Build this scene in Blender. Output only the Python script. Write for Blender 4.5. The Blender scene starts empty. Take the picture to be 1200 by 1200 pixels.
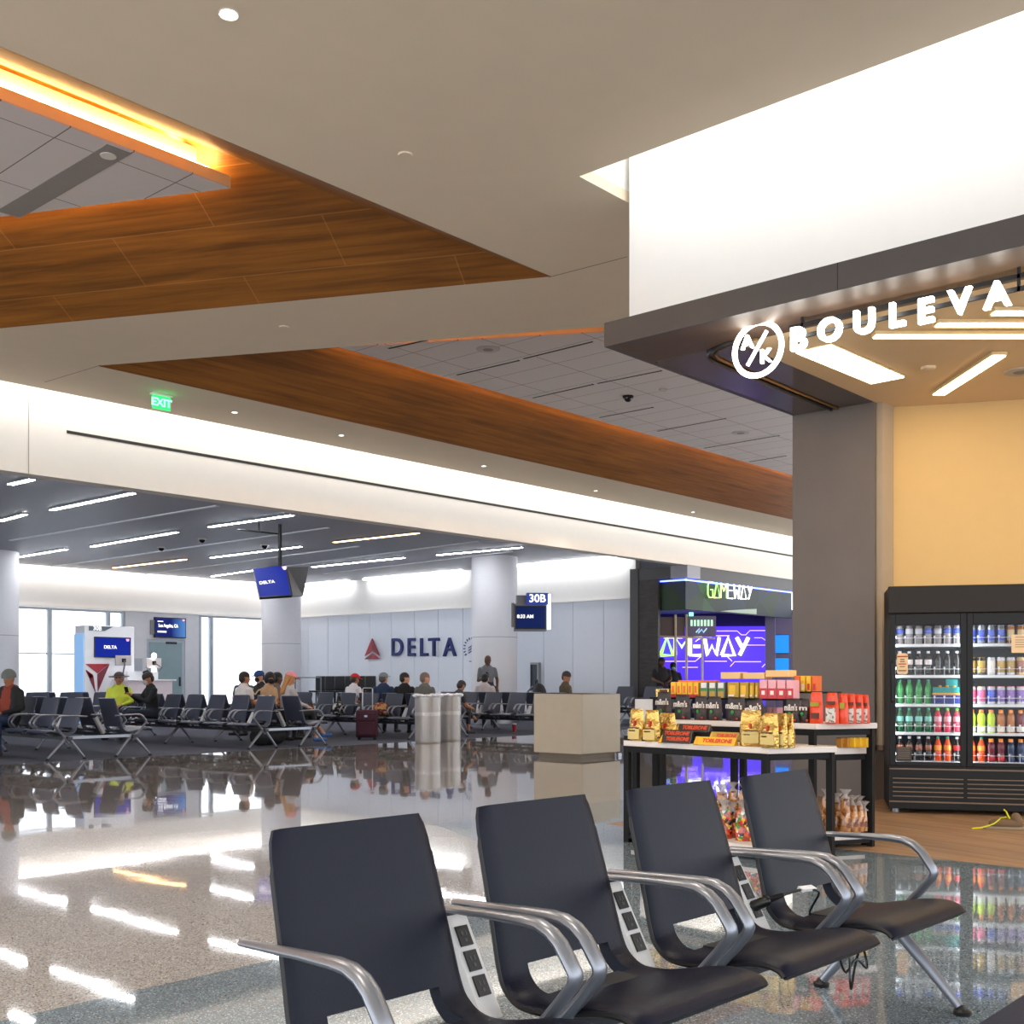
import bpy, math, random
from mathutils import Matrix, Vector
import numpy as np
random.seed(7)
S = bpy.context.scene
COL = S.collection
PI = math.pi
R = math.radians

# ---------------------------------------------------------------- camera frame (building axes: X along the concourse edge, Y into the gate area)
CF, CH, HZ = 1332.0, 1.2, 797.0          # focal length (px of a 1200 frame), eye height, horizon row
TH = R(41.5); SN, CS = math.sin(TH), math.cos(TH)
def ray(px, py):
    a = (px - 600) / CF
    return (SN * a + CS, -CS * a + SN, (HZ - py) / CF)
def atz(px, py, z):
    r = ray(px, py); d = (z - CH) / r[2]; return Vector((r[0] * d, r[1] * d, z))
def atX(px, py, X):
    r = ray(px, py); d = X / r[0]; return Vector((X, r[1] * d, CH + r[2] * d))
def atY(px, py, Y):
    r = ray(px, py); d = Y / r[1]; return Vector((r[0] * d, Y, CH + r[2] * d))
def atd(px, py, d):
    r = ray(px, py); return Vector((r[0] * d, r[1] * d, CH + r[2] * d))

cd = bpy.data.cameras.new('camera'); cam = bpy.data.objects.new('camera', cd); COL.objects.link(cam)
cam.location = (0, 0, CH); cam.rotation_euler = (R(90), 0, TH - R(90))
cd.sensor_width = 36; cd.sensor_fit = 'HORIZONTAL'; cd.lens = 36 * CF / 1200
cd.shift_y = (HZ - 600) / 1200; cd.clip_start = 0.05; cd.clip_end = 500
S.camera = cam

# ---------------------------------------------------------------- materials
MATS = {}
def mat(name, col, rough=0.5, metal=0.0, emit=None, es=0.0, spec=0.5, coat=0.0, var=0.06, vscale=6.0, bump=0.0, bscale=40.0, trans=0.0, alpha=1.0):
    if name in MATS: return MATS[name]
    m = bpy.data.materials.new(name); m.use_nodes = True
    nt = m.node_tree; b = nt.nodes['Principled BSDF']
    col = tuple(col) + (1,)
    b.inputs['Base Color'].default_value = col
    b.inputs['Roughness'].default_value = rough
    b.inputs['Metallic'].default_value = metal
    b.inputs['Specular IOR Level'].default_value = spec
    b.inputs['Coat Weight'].default_value = coat
    b.inputs['Coat Roughness'].default_value = 0.05
    b.inputs['Transmission Weight'].default_value = trans
    b.inputs['Alpha'].default_value = alpha
    if emit is not None:
        b.inputs['Emission Color'].default_value = tuple(emit) + (1,)
        b.inputs['Emission Strength'].default_value = es
    tc = nt.nodes.new('ShaderNodeTexCoord')
    if var > 0:
        n = nt.nodes.new('ShaderNodeTexNoise'); n.inputs['Scale'].default_value = vscale; n.inputs['Detail'].default_value = 3
        nt.links.new(tc.outputs['Object'], n.inputs['Vector'])
        mr = nt.nodes.new('ShaderNodeMapRange'); mr.inputs['To Min'].default_value = 1 - var; mr.inputs['To Max'].default_value = 1 + var
        nt.links.new(n.outputs['Fac'], mr.inputs['Value'])
        mx = nt.nodes.new('ShaderNodeVectorMath'); mx.operation = 'SCALE'
        mx.inputs[0].default_value = col[:3]; nt.links.new(mr.outputs['Result'], mx.inputs['Scale'])
        nt.links.new(mx.outputs['Vector'], b.inputs['Base Color'])
    if bump > 0:
        n2 = nt.nodes.new('ShaderNodeTexNoise'); n2.inputs['Scale'].default_value = bscale; n2.inputs['Detail'].default_value = 2
        nt.links.new(tc.outputs['Object'], n2.inputs['Vector'])
        bp = nt.nodes.new('ShaderNodeBump'); bp.inputs['Strength'].default_value = bump; bp.inputs['Distance'].default_value = 0.01
        nt.links.new(n2.outputs['Fac'], bp.inputs['Height']); nt.links.new(bp.outputs['Normal'], b.inputs['Normal'])
    MATS[name] = m
    return m
def nodes(m): return m.node_tree.nodes, m.node_tree.links, m.node_tree.nodes['Principled BSDF']

def terrazzo(name, base, dark, light, scale=190):
    m = mat(name, base, rough=0.03, var=0, spec=0.6, coat=0.2)
    N, L, b = nodes(m)
    tc = N.new('ShaderNodeTexCoord')
    v = N.new('ShaderNodeTexVoronoi'); v.inputs['Scale'].default_value = scale; L.new(tc.outputs['Object'], v.inputs['Vector'])
    r = N.new('ShaderNodeValToRGB'); r.color_ramp.interpolation = 'CONSTANT'
    e = r.color_ramp.elements; e[0].position = 0; e[0].color = dark + (1,)
    e[1].position = .14; e[1].color = base + (1,)
    for p, cc in ((.45, tuple(x * .86 for x in base)), (.62, tuple(min(1, x * 1.15) for x in base)), (.9, light)):
        q = e.new(p); q.color = tuple(cc) + (1,)
    sep = N.new('ShaderNodeSeparateColor'); L.new(v.outputs['Color'], sep.inputs[0]); L.new(sep.outputs[0], r.inputs['Fac'])
    n = N.new('ShaderNodeTexNoise'); n.inputs['Scale'].default_value = .9; L.new(tc.outputs['Object'], n.inputs['Vector'])
    mr = N.new('ShaderNodeMapRange'); mr.inputs['To Min'].default_value = .9; mr.inputs['To Max'].default_value = 1.08
    L.new(n.outputs['Fac'], mr.inputs['Value'])
    mx = N.new('ShaderNodeVectorMath'); mx.operation = 'SCALE'; L.new(r.outputs['Color'], mx.inputs[0]); L.new(mr.outputs['Result'], mx.inputs['Scale'])
    L.new(mx.outputs['Vector'], b.inputs['Base Color'])
    n2 = N.new('ShaderNodeTexNoise'); n2.inputs['Scale'].default_value = 1.6; n2.inputs['Detail'].default_value = 1.5; L.new(tc.outputs['Object'], n2.inputs['Vector'])
    bp = N.new('ShaderNodeBump'); bp.inputs['Strength'].default_value = .5; bp.inputs['Distance'].default_value = .0022
    L.new(n2.outputs['Fac'], bp.inputs['Height']); L.new(bp.outputs['Normal'], b.inputs['Normal']); L.new(bp.outputs['Normal'], b.inputs['Coat Normal'])
    return m

def woodmat(name, c1, c2, ang, rough=.4, stretch=14, scale=1.3, seams=None, vertical=False, coat=0.0):
    """grain runs along the direction 'ang' in plan; seams = (len, width)"""
    m = mat(name, c1, rough=rough, var=0, coat=coat)
    N, L, b = nodes(m)
    tc = N.new('ShaderNodeTexCoord')
    mp = N.new('ShaderNodeMapping'); mp.vector_type = 'POINT'; mp.inputs['Rotation'].default_value = (0, 0, -ang)
    L.new(tc.outputs['Object'], mp.inputs['Vector'])
    m2 = N.new('ShaderNodeMapping'); m2.inputs['Scale'].default_value = (scale / stretch * 4, scale * 4, scale * 6)
    L.new(mp.outputs['Vector'], m2.inputs['Vector'])
    n = N.new('ShaderNodeTexNoise'); n.inputs['Scale'].default_value = 1.6; n.inputs['Detail'].default_value = 6; n.inputs['Roughness'].default_value = .62
    n.inputs['Distortion'].default_value = .4
    L.new(m2.outputs['Vector'], n.inputs['Vector'])
    r = N.new('ShaderNodeValToRGB'); e = r.color_ramp.elements
    e[0].position = .32; e[0].color = tuple(c2) + (1,); e[1].position = .68; e[1].color = tuple(c1) + (1,)
    L.new(n.outputs['Fac'], r.inputs['Fac'])
    out = r.outputs['Color']
    if seams:
        br = N.new('ShaderNodeTexBrick'); br.inputs['Scale'].default_value = 1
        br.inputs['Brick Width'].default_value = seams[0]; br.inputs['Row Height'].default_value = seams[1]
        br.inputs['Mortar Size'].default_value = seams[2]; br.inputs['Mortar Smooth'].default_value = 0
        br.inputs['Color1'].default_value = (1, 1, 1, 1); br.inputs['Color2'].default_value = (.86, .86, .86, 1)
        br.inputs['Mortar'].default_value = tuple(seams[3]) + (1,)
        src = mp.outputs['Vector']
        if vertical:
            sp = N.new('ShaderNodeSeparateXYZ'); L.new(mp.outputs['Vector'], sp.inputs[0])
            cb = N.new('ShaderNodeCombineXYZ'); L.new(sp.outputs['X'], cb.inputs['X']); L.new(sp.outputs['Z'], cb.inputs['Y'])
            src = cb.outputs[0]
        L.new(src, br.inputs['Vector'])
        br.inputs['Mortar'].default_value = (1, 1, 1, 1)
        mx = N.new('ShaderNodeMix'); mx.data_type = 'RGBA'; mx.blend_type = 'MULTIPLY'; mx.inputs['Factor'].default_value = 1
        L.new(out, mx.inputs['A']); L.new(br.outputs['Color'], mx.inputs['B'])
        m3 = N.new('ShaderNodeMix'); m3.data_type = 'RGBA'; fm = N.new('ShaderNodeMath'); fm.operation = 'MULTIPLY'; fm.inputs[1].default_value = .32
        L.new(br.outputs['Fac'], fm.inputs[0]); L.new(fm.outputs[0], m3.inputs['Factor'])
        L.new(mx.outputs['Result'], m3.inputs['A']); m3.inputs['B'].default_value = tuple(seams[3]) + (1,); out = m3.outputs['Result']
    L.new(out, b.inputs['Base Color'])
    return m

def tilemat(name, col, lx, ly, line, lw=.012, ang=0.0, off=(0, 0)):
    m = mat(name, col, rough=.8, var=0)
    N, L, b = nodes(m)
    tc = N.new('ShaderNodeTexCoord')
    mp = N.new('ShaderNodeMapping'); mp.inputs['Rotation'].default_value = (0, 0, -ang); mp.inputs['Location'].default_value = (off[0], off[1], 0)
    L.new(tc.outputs['Object'], mp.inputs['Vector'])
    br = N.new('ShaderNodeTexBrick'); br.offset = 0; br.inputs['Scale'].default_value = 1
    br.inputs['Brick Width'].default_value = lx; br.inputs['Row Height'].default_value = ly
    br.inputs['Mortar Size'].default_value = lw; br.inputs['Mortar Smooth'].default_value = 0
    br.inputs['Color1'].default_value = tuple(col) + (1,); br.inputs['Color2'].default_value = tuple(x * .97 for x in col) + (1,)
    br.inputs['Mortar'].default_value = tuple(line) + (1,)
    L.new(mp.outputs['Vector'], br.inputs['Vector']); L.new(br.outputs['Color'], b.inputs['Base Color'])
    return m

def cellmat(name, cols, scale, rough=.3, metal=0.0, bump=0.0, coat=0.0):
    """patches of several colours (printed or multi-coloured content)"""
    m = mat(name, cols[0], rough=rough, metal=metal, var=0, coat=coat)
    N, L, b = nodes(m)
    tc = N.new('ShaderNodeTexCoord')
    v = N.new('ShaderNodeTexVoronoi'); v.inputs['Scale'].default_value = scale; L.new(tc.outputs['Object'], v.inputs['Vector'])
    sep = N.new('ShaderNodeSeparateColor'); L.new(v.outputs['Color'], sep.inputs[0])
    r = N.new('ShaderNodeValToRGB'); r.color_ramp.interpolation = 'CONSTANT'; e = r.color_ramp.elements
    k = len(cols); e[0].position = 0; e[0].color = tuple(cols[0]) + (1,); e[1].position = 1 / k; e[1].color = tuple(cols[1]) + (1,)
    for i in range(2, k): q = e.new(i / k); q.color = tuple(cols[i]) + (1,)
    L.new(sep.outputs[0], r.inputs['Fac']); L.new(r.outputs['Color'], b.inputs['Base Color'])
    if bump:
        bp = N.new('ShaderNodeBump'); bp.inputs['Strength'].default_value = bump; bp.inputs['Distance'].default_value = .01
        n = N.new('ShaderNodeTexNoise'); n.inputs['Scale'].default_value = scale * .8; L.new(tc.outputs['Object'], n.inputs['Vector'])
        L.new(n.outputs['Fac'], bp.inputs['Height']); L.new(bp.outputs['Normal'], b.inputs['Normal'])
    return m

def glassmat(name, tint=(1, 1, 1), refl=.06):
    m = bpy.data.materials.new(name); m.use_nodes = True; N = m.node_tree.nodes; L = m.node_tree.links
    for n in list(N):
        if n.type == 'BSDF_PRINCIPLED': N.remove(n)
    out = [n for n in N if n.type == 'OUTPUT_MATERIAL'][0]
    t = N.new('ShaderNodeBsdfTransparent'); t.inputs[0].default_value = tint + (1,)
    g = N.new('ShaderNodeBsdfGlossy'); g.inputs['Roughness'].default_value = .02
    fr = N.new('ShaderNodeFresnel'); fr.inputs['IOR'].default_value = 1.45
    mul = N.new('ShaderNodeMath'); mul.operation = 'MULTIPLY'; mul.inputs[1].default_value = refl / .04
    L.new(fr.outputs[0], mul.inputs[0])
    mx = N.new('ShaderNodeMixShader'); L.new(mul.outputs[0], mx.inputs[0]); L.new(t.outputs[0], mx.inputs[1]); L.new(g.outputs[0], mx.inputs[2])
    L.new(mx.outputs[0], out.inputs[0]); MATS[name] = m
    return m

def emis(name, col, st): return mat(name, (.8, .8, .8), rough=.6, emit=col, es=st, var=0)

# ---------------------------------------------------------------- mesh building
class MB:
    def __init__(s): s.v = []; s.f = []; s.m = []
    def add(s, vs, fs, m=0):
        o = len(s.v); s.v += [tuple(x) for x in vs]; s.f += [tuple(i + o for i in f) for f in fs]; s.m += [m] * len(fs); return s
    def box(s, x0, y0, z0, x1, y1, z1, m=0):
        if x0 > x1: x0, x1 = x1, x0
        if y0 > y1: y0, y1 = y1, y0
        if z0 > z1: z0, z1 = z1, z0
        return s.add([(x0, y0, z0), (x1, y0, z0), (x1, y1, z0), (x0, y1, z0), (x0, y0, z1), (x1, y0, z1), (x1, y1, z1), (x0, y1, z1)],
                     [(0, 3, 2, 1), (4, 5, 6, 7), (0, 1, 5, 4), (1, 2, 6, 5), (2, 3, 7, 6), (3, 0, 4, 7)], m)
    def obox(s, c, ax, ay, az, m=0):
        """box from a centre and three half-axis vectors"""
        c, ax, ay, az = Vector(c), Vector(ax), Vector(ay), Vector(az)
        vs = [c + sx * ax + sy * ay + sz * az for sz in (-1, 1) for sx, sy in ((-1, -1), (1, -1), (1, 1), (-1, 1))]
        return s.add(vs, [(0, 3, 2, 1), (4, 5, 6, 7), (0, 1, 5, 4), (1, 2, 6, 5), (2, 3, 7, 6), (3, 0, 4, 7)], m)
    def prism(s, poly, z0, z1, m=0):
        n = len(poly)
        a = sum(poly[i][0] * poly[(i + 1) % n][1] - poly[(i + 1) % n][0] * poly[i][1] for i in range(n))
        if a < 0: poly = poly[::-1]
        vs = [(p[0], p[1], z0) for p in poly] + [(p[0], p[1], z1) for p in poly]
        return s.add(vs, [tuple(range(n - 1, -1, -1)), tuple(range(n, 2 * n))] + [(i, (i + 1) % n, n + (i + 1) % n, n + i) for i in range(n)], m)
    def plate(s, pts2, o, r, u, n, t, m=0):
        """polygon pts2 in the plane (o, r, u), thickness t along n"""
        o, r, u, n = Vector(o), Vector(r), Vector(u), Vector(n)
        k = len(pts2)
        a = sum(pts2[i][0] * pts2[(i + 1) % k][1] - pts2[(i + 1) % k][0] * pts2[i][1] for i in range(k))
        if a < 0: pts2 = pts2[::-1]
        back = [o + r * p[0] + u * p[1] for p in pts2]; front = [q + n * t for q in back]
        return s.add(back + front, [tuple(range(k - 1, -1, -1)), tuple(range(k, 2 * k))] + [(i, (i + 1) % k, k + (i + 1) % k, k + i) for i in range(k)], m)
    def tube(s, pts, rad, seg=8, m=0, asp=None, cap=True, ref=None):
        """swept tube; rad number/list; asp=(a,b) cross-section scale, a along 'ref'"""
        pts = [Vector(p) for p in pts]; n = len(pts)
        if not hasattr(rad, '__len__'): rad = [rad] * n
        a, b = asp or (1, 1)
        vs = []; prev = None
        for i in range(n):
            t = (pts[min(i + 1, n - 1)] - pts[max(i - 1, 0)])
            if t.length < 1e-9: t = Vector((0, 0, 1))
            t.normalize()
            if ref is not None: x = Vector(ref) - t * t.dot(Vector(ref))
            elif prev is not None: x = prev - t * t.dot(prev)
            else: x = (Vector((1, 0, 0)) if abs(t.x) < .9 else Vector((0, 1, 0))); x = x - t * t.dot(x)
            if x.length < 1e-6: x = t.orthogonal()
            x.normalize(); prev = x; y = t.cross(x)
            for k in range(seg):
                g = 2 * PI * k / seg
                vs.append(pts[i] + (x * math.cos(g) * a + y * math.sin(g) * b) * rad[i])
        fs = [(i * seg + k, i * seg + (k + 1) % seg, (i + 1) * seg + (k + 1) % seg, (i + 1) * seg + k) for i in range(n - 1) for k in range(seg)]
        if cap: fs += [tuple(range(seg - 1, -1, -1)), tuple(range((n - 1) * seg, n * seg))]
        return s.add(vs, fs, m)
    def capsule(s, p, q, r0, r1, seg=10, m=0, asp=None, ref=None):
        p, q = Vector(p), Vector(q); d = (q - p)
        if d.length < 1e-6: d = Vector((0, 0, 1e-4))
        t = d.normalized(); P = []; Rr = []
        for k in (80, 55, 30, 0): g = R(k); P.append(p - t * r0 * math.sin(g)); Rr.append(max(r0 * math.cos(g), .002))
        for k in (0, 30, 55, 80): g = R(k); P.append(q + t * r1 * math.sin(g)); Rr.append(max(r1 * math.cos(g), .002))
        return s.tube(P, Rr, seg, m, asp, True, ref)
    def lathe(s, prof, seg=16, c=(0, 0, 0), m=0, mf=None):
        vs = []; n = len(prof)
        for r, z in prof:
            for k in range(seg):
                g = 2 * PI * k / seg; vs.append((c[0] + r * math.cos(g), c[1] + r * math.sin(g), c[2] + z))
        o = len(s.v); s.v += vs
        for i in range(n - 1):
            for k in range(seg):
                s.f.append((o + i * seg + k, o + i * seg + (k + 1) % seg, o + (i + 1) * seg + (k + 1) % seg, o + (i + 1) * seg + k)); s.m.append(m if mf is None else mf[i])
        if prof[0][0] > 1e-5: s.f.append(tuple(o + k for k in range(seg - 1, -1, -1))); s.m.append(m if mf is None else mf[0])
        if prof[-1][0] > 1e-5: s.f.append(tuple(o + (n - 1) * seg + k for k in range(seg))); s.m.append(m if mf is None else mf[-1])
        return s
    def ellipsoid(s, c, rx, ry, rz, seg=12, rings=8, m=0, lo=-90, hi=90):
        prof = []
        for i in range(rings + 1):
            g = R(lo + (hi - lo) * i / rings); prof.append((max(math.cos(g), 1e-4), math.sin(g)))
        vs = []
        for r, z in prof:
            for k in range(seg):
                a = 2 * PI * k / seg; vs.append((c[0] + rx * r * math.cos(a), c[1] + ry * r * math.sin(a), c[2] + rz * z))
        fs = [(i * seg + k, i * seg + (k + 1) % seg, (i + 1) * seg + (k + 1) % seg, (i + 1) * seg + k) for i in range(rings) for k in range(seg)]
        fs += [tuple(range(seg - 1, -1, -1)), tuple(range(rings * seg, (rings + 1) * seg))]
        return s.add(vs, fs, m)
    def xf(s, M):
        s.v = [tuple(M @ Vector(v)) for v in s.v]; return s
    def mesh(s, name, mats, smooth=35):
        me = bpy.data.meshes.new(name); me.from_pydata(s.v, [], s.f)
        for m in mats: me.materials.append(m)
        me.polygons.foreach_set('material_index', s.m)
        if smooth:
            me.polygons.foreach_set('use_smooth', [True] * len(s.f)); me.set_sharp_from_angle(angle=R(smooth))
        me.update(); return me

def link(name, me, parent=None, loc=None, rotz=None, world=False, bevel=0, M=None):
    o = bpy.data.objects.new(name, me); COL.objects.link(o)
    if parent is not None:
        o.parent = parent
        if world:
            q = Matrix.Translation(parent.location) @ parent.rotation_euler.to_matrix().to_4x4() @ Matrix.Diagonal(tuple(parent.scale) + (1,))
            if parent.parent is not None:
                pp = parent.parent
                q = (Matrix.Translation(pp.location) @ pp.rotation_euler.to_matrix().to_4x4() @ Matrix.Diagonal(tuple(pp.scale) + (1,))) @ parent.matrix_parent_inverse @ q
            o.matrix_parent_inverse = q.inverted()
    if M is not None: o.matrix_basis = M
    if loc is not None: o.location = loc
    if rotz is not None: o.rotation_euler = (0, 0, rotz)
    if bevel:
        b = o.modifiers.new('bevel', 'BEVEL'); b.width = bevel; b.segments = 2; b.limit_method = 'ANGLE'; b.angle_limit = R(50)
    return o
def obj(name, mb, m, parent=None, loc=None, rotz=None, world=False, bevel=0, smooth=35):
    ms = m if isinstance(m, (list, tuple)) else [m]
    return link(name, mb.mesh(name, ms, smooth), parent, loc, rotz, world, bevel)
def tag(o, label, cat, group=None):
    o['label'] = label; o['category'] = cat
    if group: o['group'] = group
    return o
def thing(name, label, cat, loc=(0, 0, 0), rotz=0, group=None, scale=1.0):
    o = bpy.data.objects.new(name, None); COL.objects.link(o); o.empty_display_size = .1
    o.location = loc; o.rotation_euler = (0, 0, rotz); o.scale = (scale,) * 3
    return tag(o, label, cat, group)
def struct(name, mb, m, bevel=0, smooth=35):
    o = obj(name, mb, m, bevel=bevel, smooth=smooth); o['kind'] = 'structure'; return o
def dup(root, loc, rotz=None, label=None, group=None):
    r = root.copy(); COL.objects.link(r); r.location = loc
    if rotz is not None: r.rotation_euler = (0, 0, rotz)
    if label: r['label'] = label
    if group: r['group'] = group
    for ch in list(root.children):
        c = ch.copy(); COL.objects.link(c); c.parent = r
        for g in list(ch.children):
            d = g.copy(); COL.objects.link(d); d.parent = c
    return r

def catmull(P, k=4):
    out = []
    for i in range(len(P) - 1):
        a, b, c, d = P[max(i - 1, 0)], P[i], P[i + 1], P[min(i + 2, len(P) - 1)]
        for j in range(k):
            t = j / k; out.append(.5 * ((2 * b) + (c - a) * t + (2 * a - 5 * b + 4 * c - d) * t * t + (3 * b - a - 3 * c + d) * t ** 3))
    return out + [P[-1]]
TXT = {}
def textmesh(body, size, ext=.004, bold=0.0, m=None, align='CENTER', spacing=1.0):
    key = (body, size, ext, bold, m.name if m else '', align, spacing)
    if key in TXT: return TXT[key]
    cu = bpy.data.curves.new('text', 'FONT'); cu.body = body; cu.size = size; cu.extrude = ext; cu.offset = bold
    cu.align_x = align; cu.align_y = 'CENTER'; cu.space_character = spacing; cu.resolution_u = 4
    o = bpy.data.objects.new('text', cu); COL.objects.link(o)
    dg = bpy.context.evaluated_depsgraph_get(); dg.update()
    me = bpy.data.meshes.new_from_object(o.evaluated_get(dg)); me.name = 'lettering'
    bpy.data.objects.remove(o); bpy.data.curves.remove(cu)
    me.materials.clear()
    if m: me.materials.append(m)
    TXT[key] = me
    return me
def axes(o, r, u):
    r = Vector(r).normalized(); u = Vector(u).normalized(); n = r.cross(u)
    M = Matrix((r, u, n)).transposed().to_4x4(); M.translation = Vector(o); return M
def text(body, size, m, parent, o, r, u, name='lettering', ext=.004, bold=0.0, align='CENTER', world=True, spacing=1.0, fit=None):
    me = textmesh(body, size, ext, bold, m, align, spacing)
    ob = link(name, me, parent, world=world)
    M = axes(o, r, u)
    if fit:
        xs = [v.co.x for v in me.vertices]; w = max(xs) - min(xs)
        M = M @ Matrix.Diagonal((fit / w, 1, 1, 1))
    ob.matrix_basis = M
    return ob
FX = ((0, -1, 0), (0, 0, 1))     # reading axes on a face that looks towards -X
FY = ((1, 0, 0), (0, 0, 1))      # ... towards -Y
def C(r, g, b):
    f = lambda x: (x / 255 / 12.92) if x <= 10 else ((x / 255 + .055) / 1.055) ** 2.4
    return (f(r), f(g), f(b))
DG = Vector((.4467, -.8947, 0))        # the building's third, diagonal direction
DN = Vector((.8947, .4467, 0))
ADG = math.atan2(DG.y, DG.x)
ZC = 5.4                               # concourse ceiling
ZW = 4.63                              # gate-area ceiling
YB = 16.4                              # bulkhead face
XD = 25.7                              # panelled wall of the gate area
YW = 33.6                              # window wall
XH = 7.6; ZS = 3.975                   # shop header face, shop soffit

ceil_m = mat('ceiling paint', C(222, 206, 182), rough=.9, var=.03, vscale=3)
white_m = mat('white wall paint', C(238, 235, 230), rough=.75, var=.02)
slab_m = mat('bulkhead panel', C(236, 230, 222), rough=.7, var=.02)
grey_ceil = mat('grey metal ceiling', C(176, 176, 184), rough=.5, var=.05)
woodc = woodmat('walnut ceiling panel diagonal', C(162, 102, 34), C(108, 64, 16), ADG, rough=.5, stretch=18, scale=1.6, seams=(2.4, .62, .006, C(206, 146, 84)))
woodx = woodmat('walnut ceiling panel', C(162, 102, 34), C(108, 64, 16), 0, rough=.5, stretch=18, scale=1.6, seams=(2.4, .6, .003, C(120, 80, 50)))
woodd = woodmat('walnut recess top', C(162, 102, 34), C(108, 64, 16), ADG, rough=.5, stretch=18, scale=1.6)
tiles = tilemat('ceiling tile', C(220, 212, 208), .6, 1.2, C(120, 112, 108), .006)
fascia = mat('cloud fascia', C(240, 226, 176), rough=.7)
led_or = emis('amber light strip', (1.0, .66, .28), 34)
led_cove = emis('cove light strip', (.94, .97, 1.0), 8.5)
led_shop = emis('shop cove strip', (.95, .97, 1.0), 7.5)
terra_b = terrazzo('beige terrazzo', C(166, 163, 161), C(108, 104, 102), C(204, 201, 197))
terra_g = terrazzo('grey terrazzo', C(116, 130, 140), C(82, 92, 102), C(168, 180, 188))
terra_d = terrazzo('dark terrazzo band', C(132, 127, 124), C(92, 87, 84), C(164, 156, 150))
carpet = mat('dark blue carpet', C(66, 68, 82), rough=.95, var=.35, vscale=9, bump=.4, bscale=300)
carpet2 = mat('near carpet', C(40, 42, 58), rough=.95, var=.3, vscale=40, bump=.4, bscale=300)
woodf = woodmat('shop plank floor', C(186, 150, 116), C(140, 108, 80), R(90) + ADG + R(48), rough=.45, stretch=16, scale=2.2, seams=(1.2, .18, .003, C(96, 74, 56)))

# floor: one object, zones by face
fl = MB()
fl.prism([(-8, -8), (40, -8), (40, 1.41), (-8, 1.41)], -.1, 0, 3)
fl.prism([(-8, 1.41), (XH, 1.41), (XH, 4.0), (-8, 4.0)], -.1, 0, 1)
fl.prism([(5.3, 4.0), (XH, 4.0), (XH, 6.75), (6.65, 6.75)], -.1, 0, 1)
fl.prism([(-8, 4.0), (5.3, 4.0), (6.65, 6.75), (6.65, 14.3), (-8, 14.3)], -.1, 0, 0)
fl.prism([(6.65, 6.75), (40, 6.75), (40, 14.3), (6.65, 14.3)], -.1, 0, 0)
fl.prism([(XH, 5.7), (40, 5.7), (40, 6.75), (XH, 6.75)], -.1, 0, 1)
fl.prism([(-8, 14.3), (40, 14.3), (40, 16.1), (-8, 16.1)], -.1, 0, 2)
fl.prism([(-8, 16.1), (40, 16.1), (40, 40), (XD + .3, 40), (XD + .3, YW), (-8, YW)], -.1, 0, 4)
fl.prism([(XH, 1.41), (18, 1.41), (18, 5.7), (XH, 5.7)], -.1, 0, 5)
struct('floor', fl, [terra_b, terra_g, terra_d, carpet2, carpet, woodf])

# concourse ceiling with its two walnut recesses
cm = MB()
T = .1
cm.prism([(-8, -8), (7.47, -8), (7.47, 5.86), (-8, 5.86)], ZC, ZC + T, 0)
cm.prism([(-8, 5.86), (36, 5.86), (36, 7.53), (-8, 7.53)], ZC, ZC + T, 0)
cm.prism([(9.13, 7.53), (36, 7.53), (36, 7.8), (11.01, 7.8)], ZC, ZC + T, 0)
cm.prism([(9.13, 7.53), (11.01, 7.8), (7.70, 14.22), (5.79, 14.22)], ZC, ZC + T, 0)
cm.prism([(-8, 14.22), (36, 14.22), (36, 15.93), (-8, 15.93)], ZC, ZC + T, 0)
TA = .484; SL = 2.25; ZR = ZC + SL * TA           # all recess sides slope up at about 26 degrees
def quad(mb, a, b, c, d, m): mb.add([a, b, c, d], [(0, 1, 2, 3)], m)
c1 = (9.13, 7.53); c2 = (7.70, 14.22)
def inset_x(p, r, Y): return (DN.x * p[0] + DN.y * p[1] + r - DN.y * Y) / DN.x     # diagonal side shifted by r
n1 = (inset_x(c1, -SL, 7.53 + SL), 7.53 + SL); f1 = (inset_x(c1, -SL, 14.22 - SL), 14.22 - SL)
quad(cm, (-8, 7.53, ZC), (9.13, 7.53, ZC), n1 + (ZR,), (-8, 7.53 + SL, ZR), 1)
quad(cm, (-8, 14.22 - SL, ZR), f1 + (ZR,), (5.79, 14.22, ZC), (-8, 14.22, ZC), 1)
quad(cm, (9.13, 7.53, ZC), (5.79, 14.22, ZC), f1 + (ZR,), n1 + (ZR,), 2)
quad(cm, (-8, n1[1], ZR), n1 + (ZR,), f1 + (ZR,), (-8, f1[1], ZR), 3)
f2 = (inset_x(c2, SL, 14.22 - SL), 14.22 - SL); n2 = (inset_x(c2, SL, 7.8 + SL), 7.8 + SL)
quad(cm, (7.70, 14.22, ZC), (36, 14.22, ZC), (36, 14.22 - SL, ZR), f2 + (ZR,), 1)
quad(cm, (11.01, 7.8, ZC), (36, 7.8, ZC), (36, 7.8 + SL, ZR), n2 + (ZR,), 1)
quad(cm, (7.70, 14.22, ZC), (11.01, 7.8, ZC), n2 + (ZR,), f2 + (ZR,), 2)
quad(cm, f2 + (ZR,), (36, f2[1], ZR), (36, n2[1], ZR), n2 + (ZR,), 3)
struct('ceiling', cm, [ceil_m, woodx, woodc, woodd], smooth=0)
rf = MB(); rf.box(-8.2, -8.2, 7.4, 40, 40, 7.6)  # unseen cover added over everything to block world light
struct('ceiling', rf, mat('light blocking cover', C(90, 88, 86), rough=.9), smooth=0)

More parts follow.
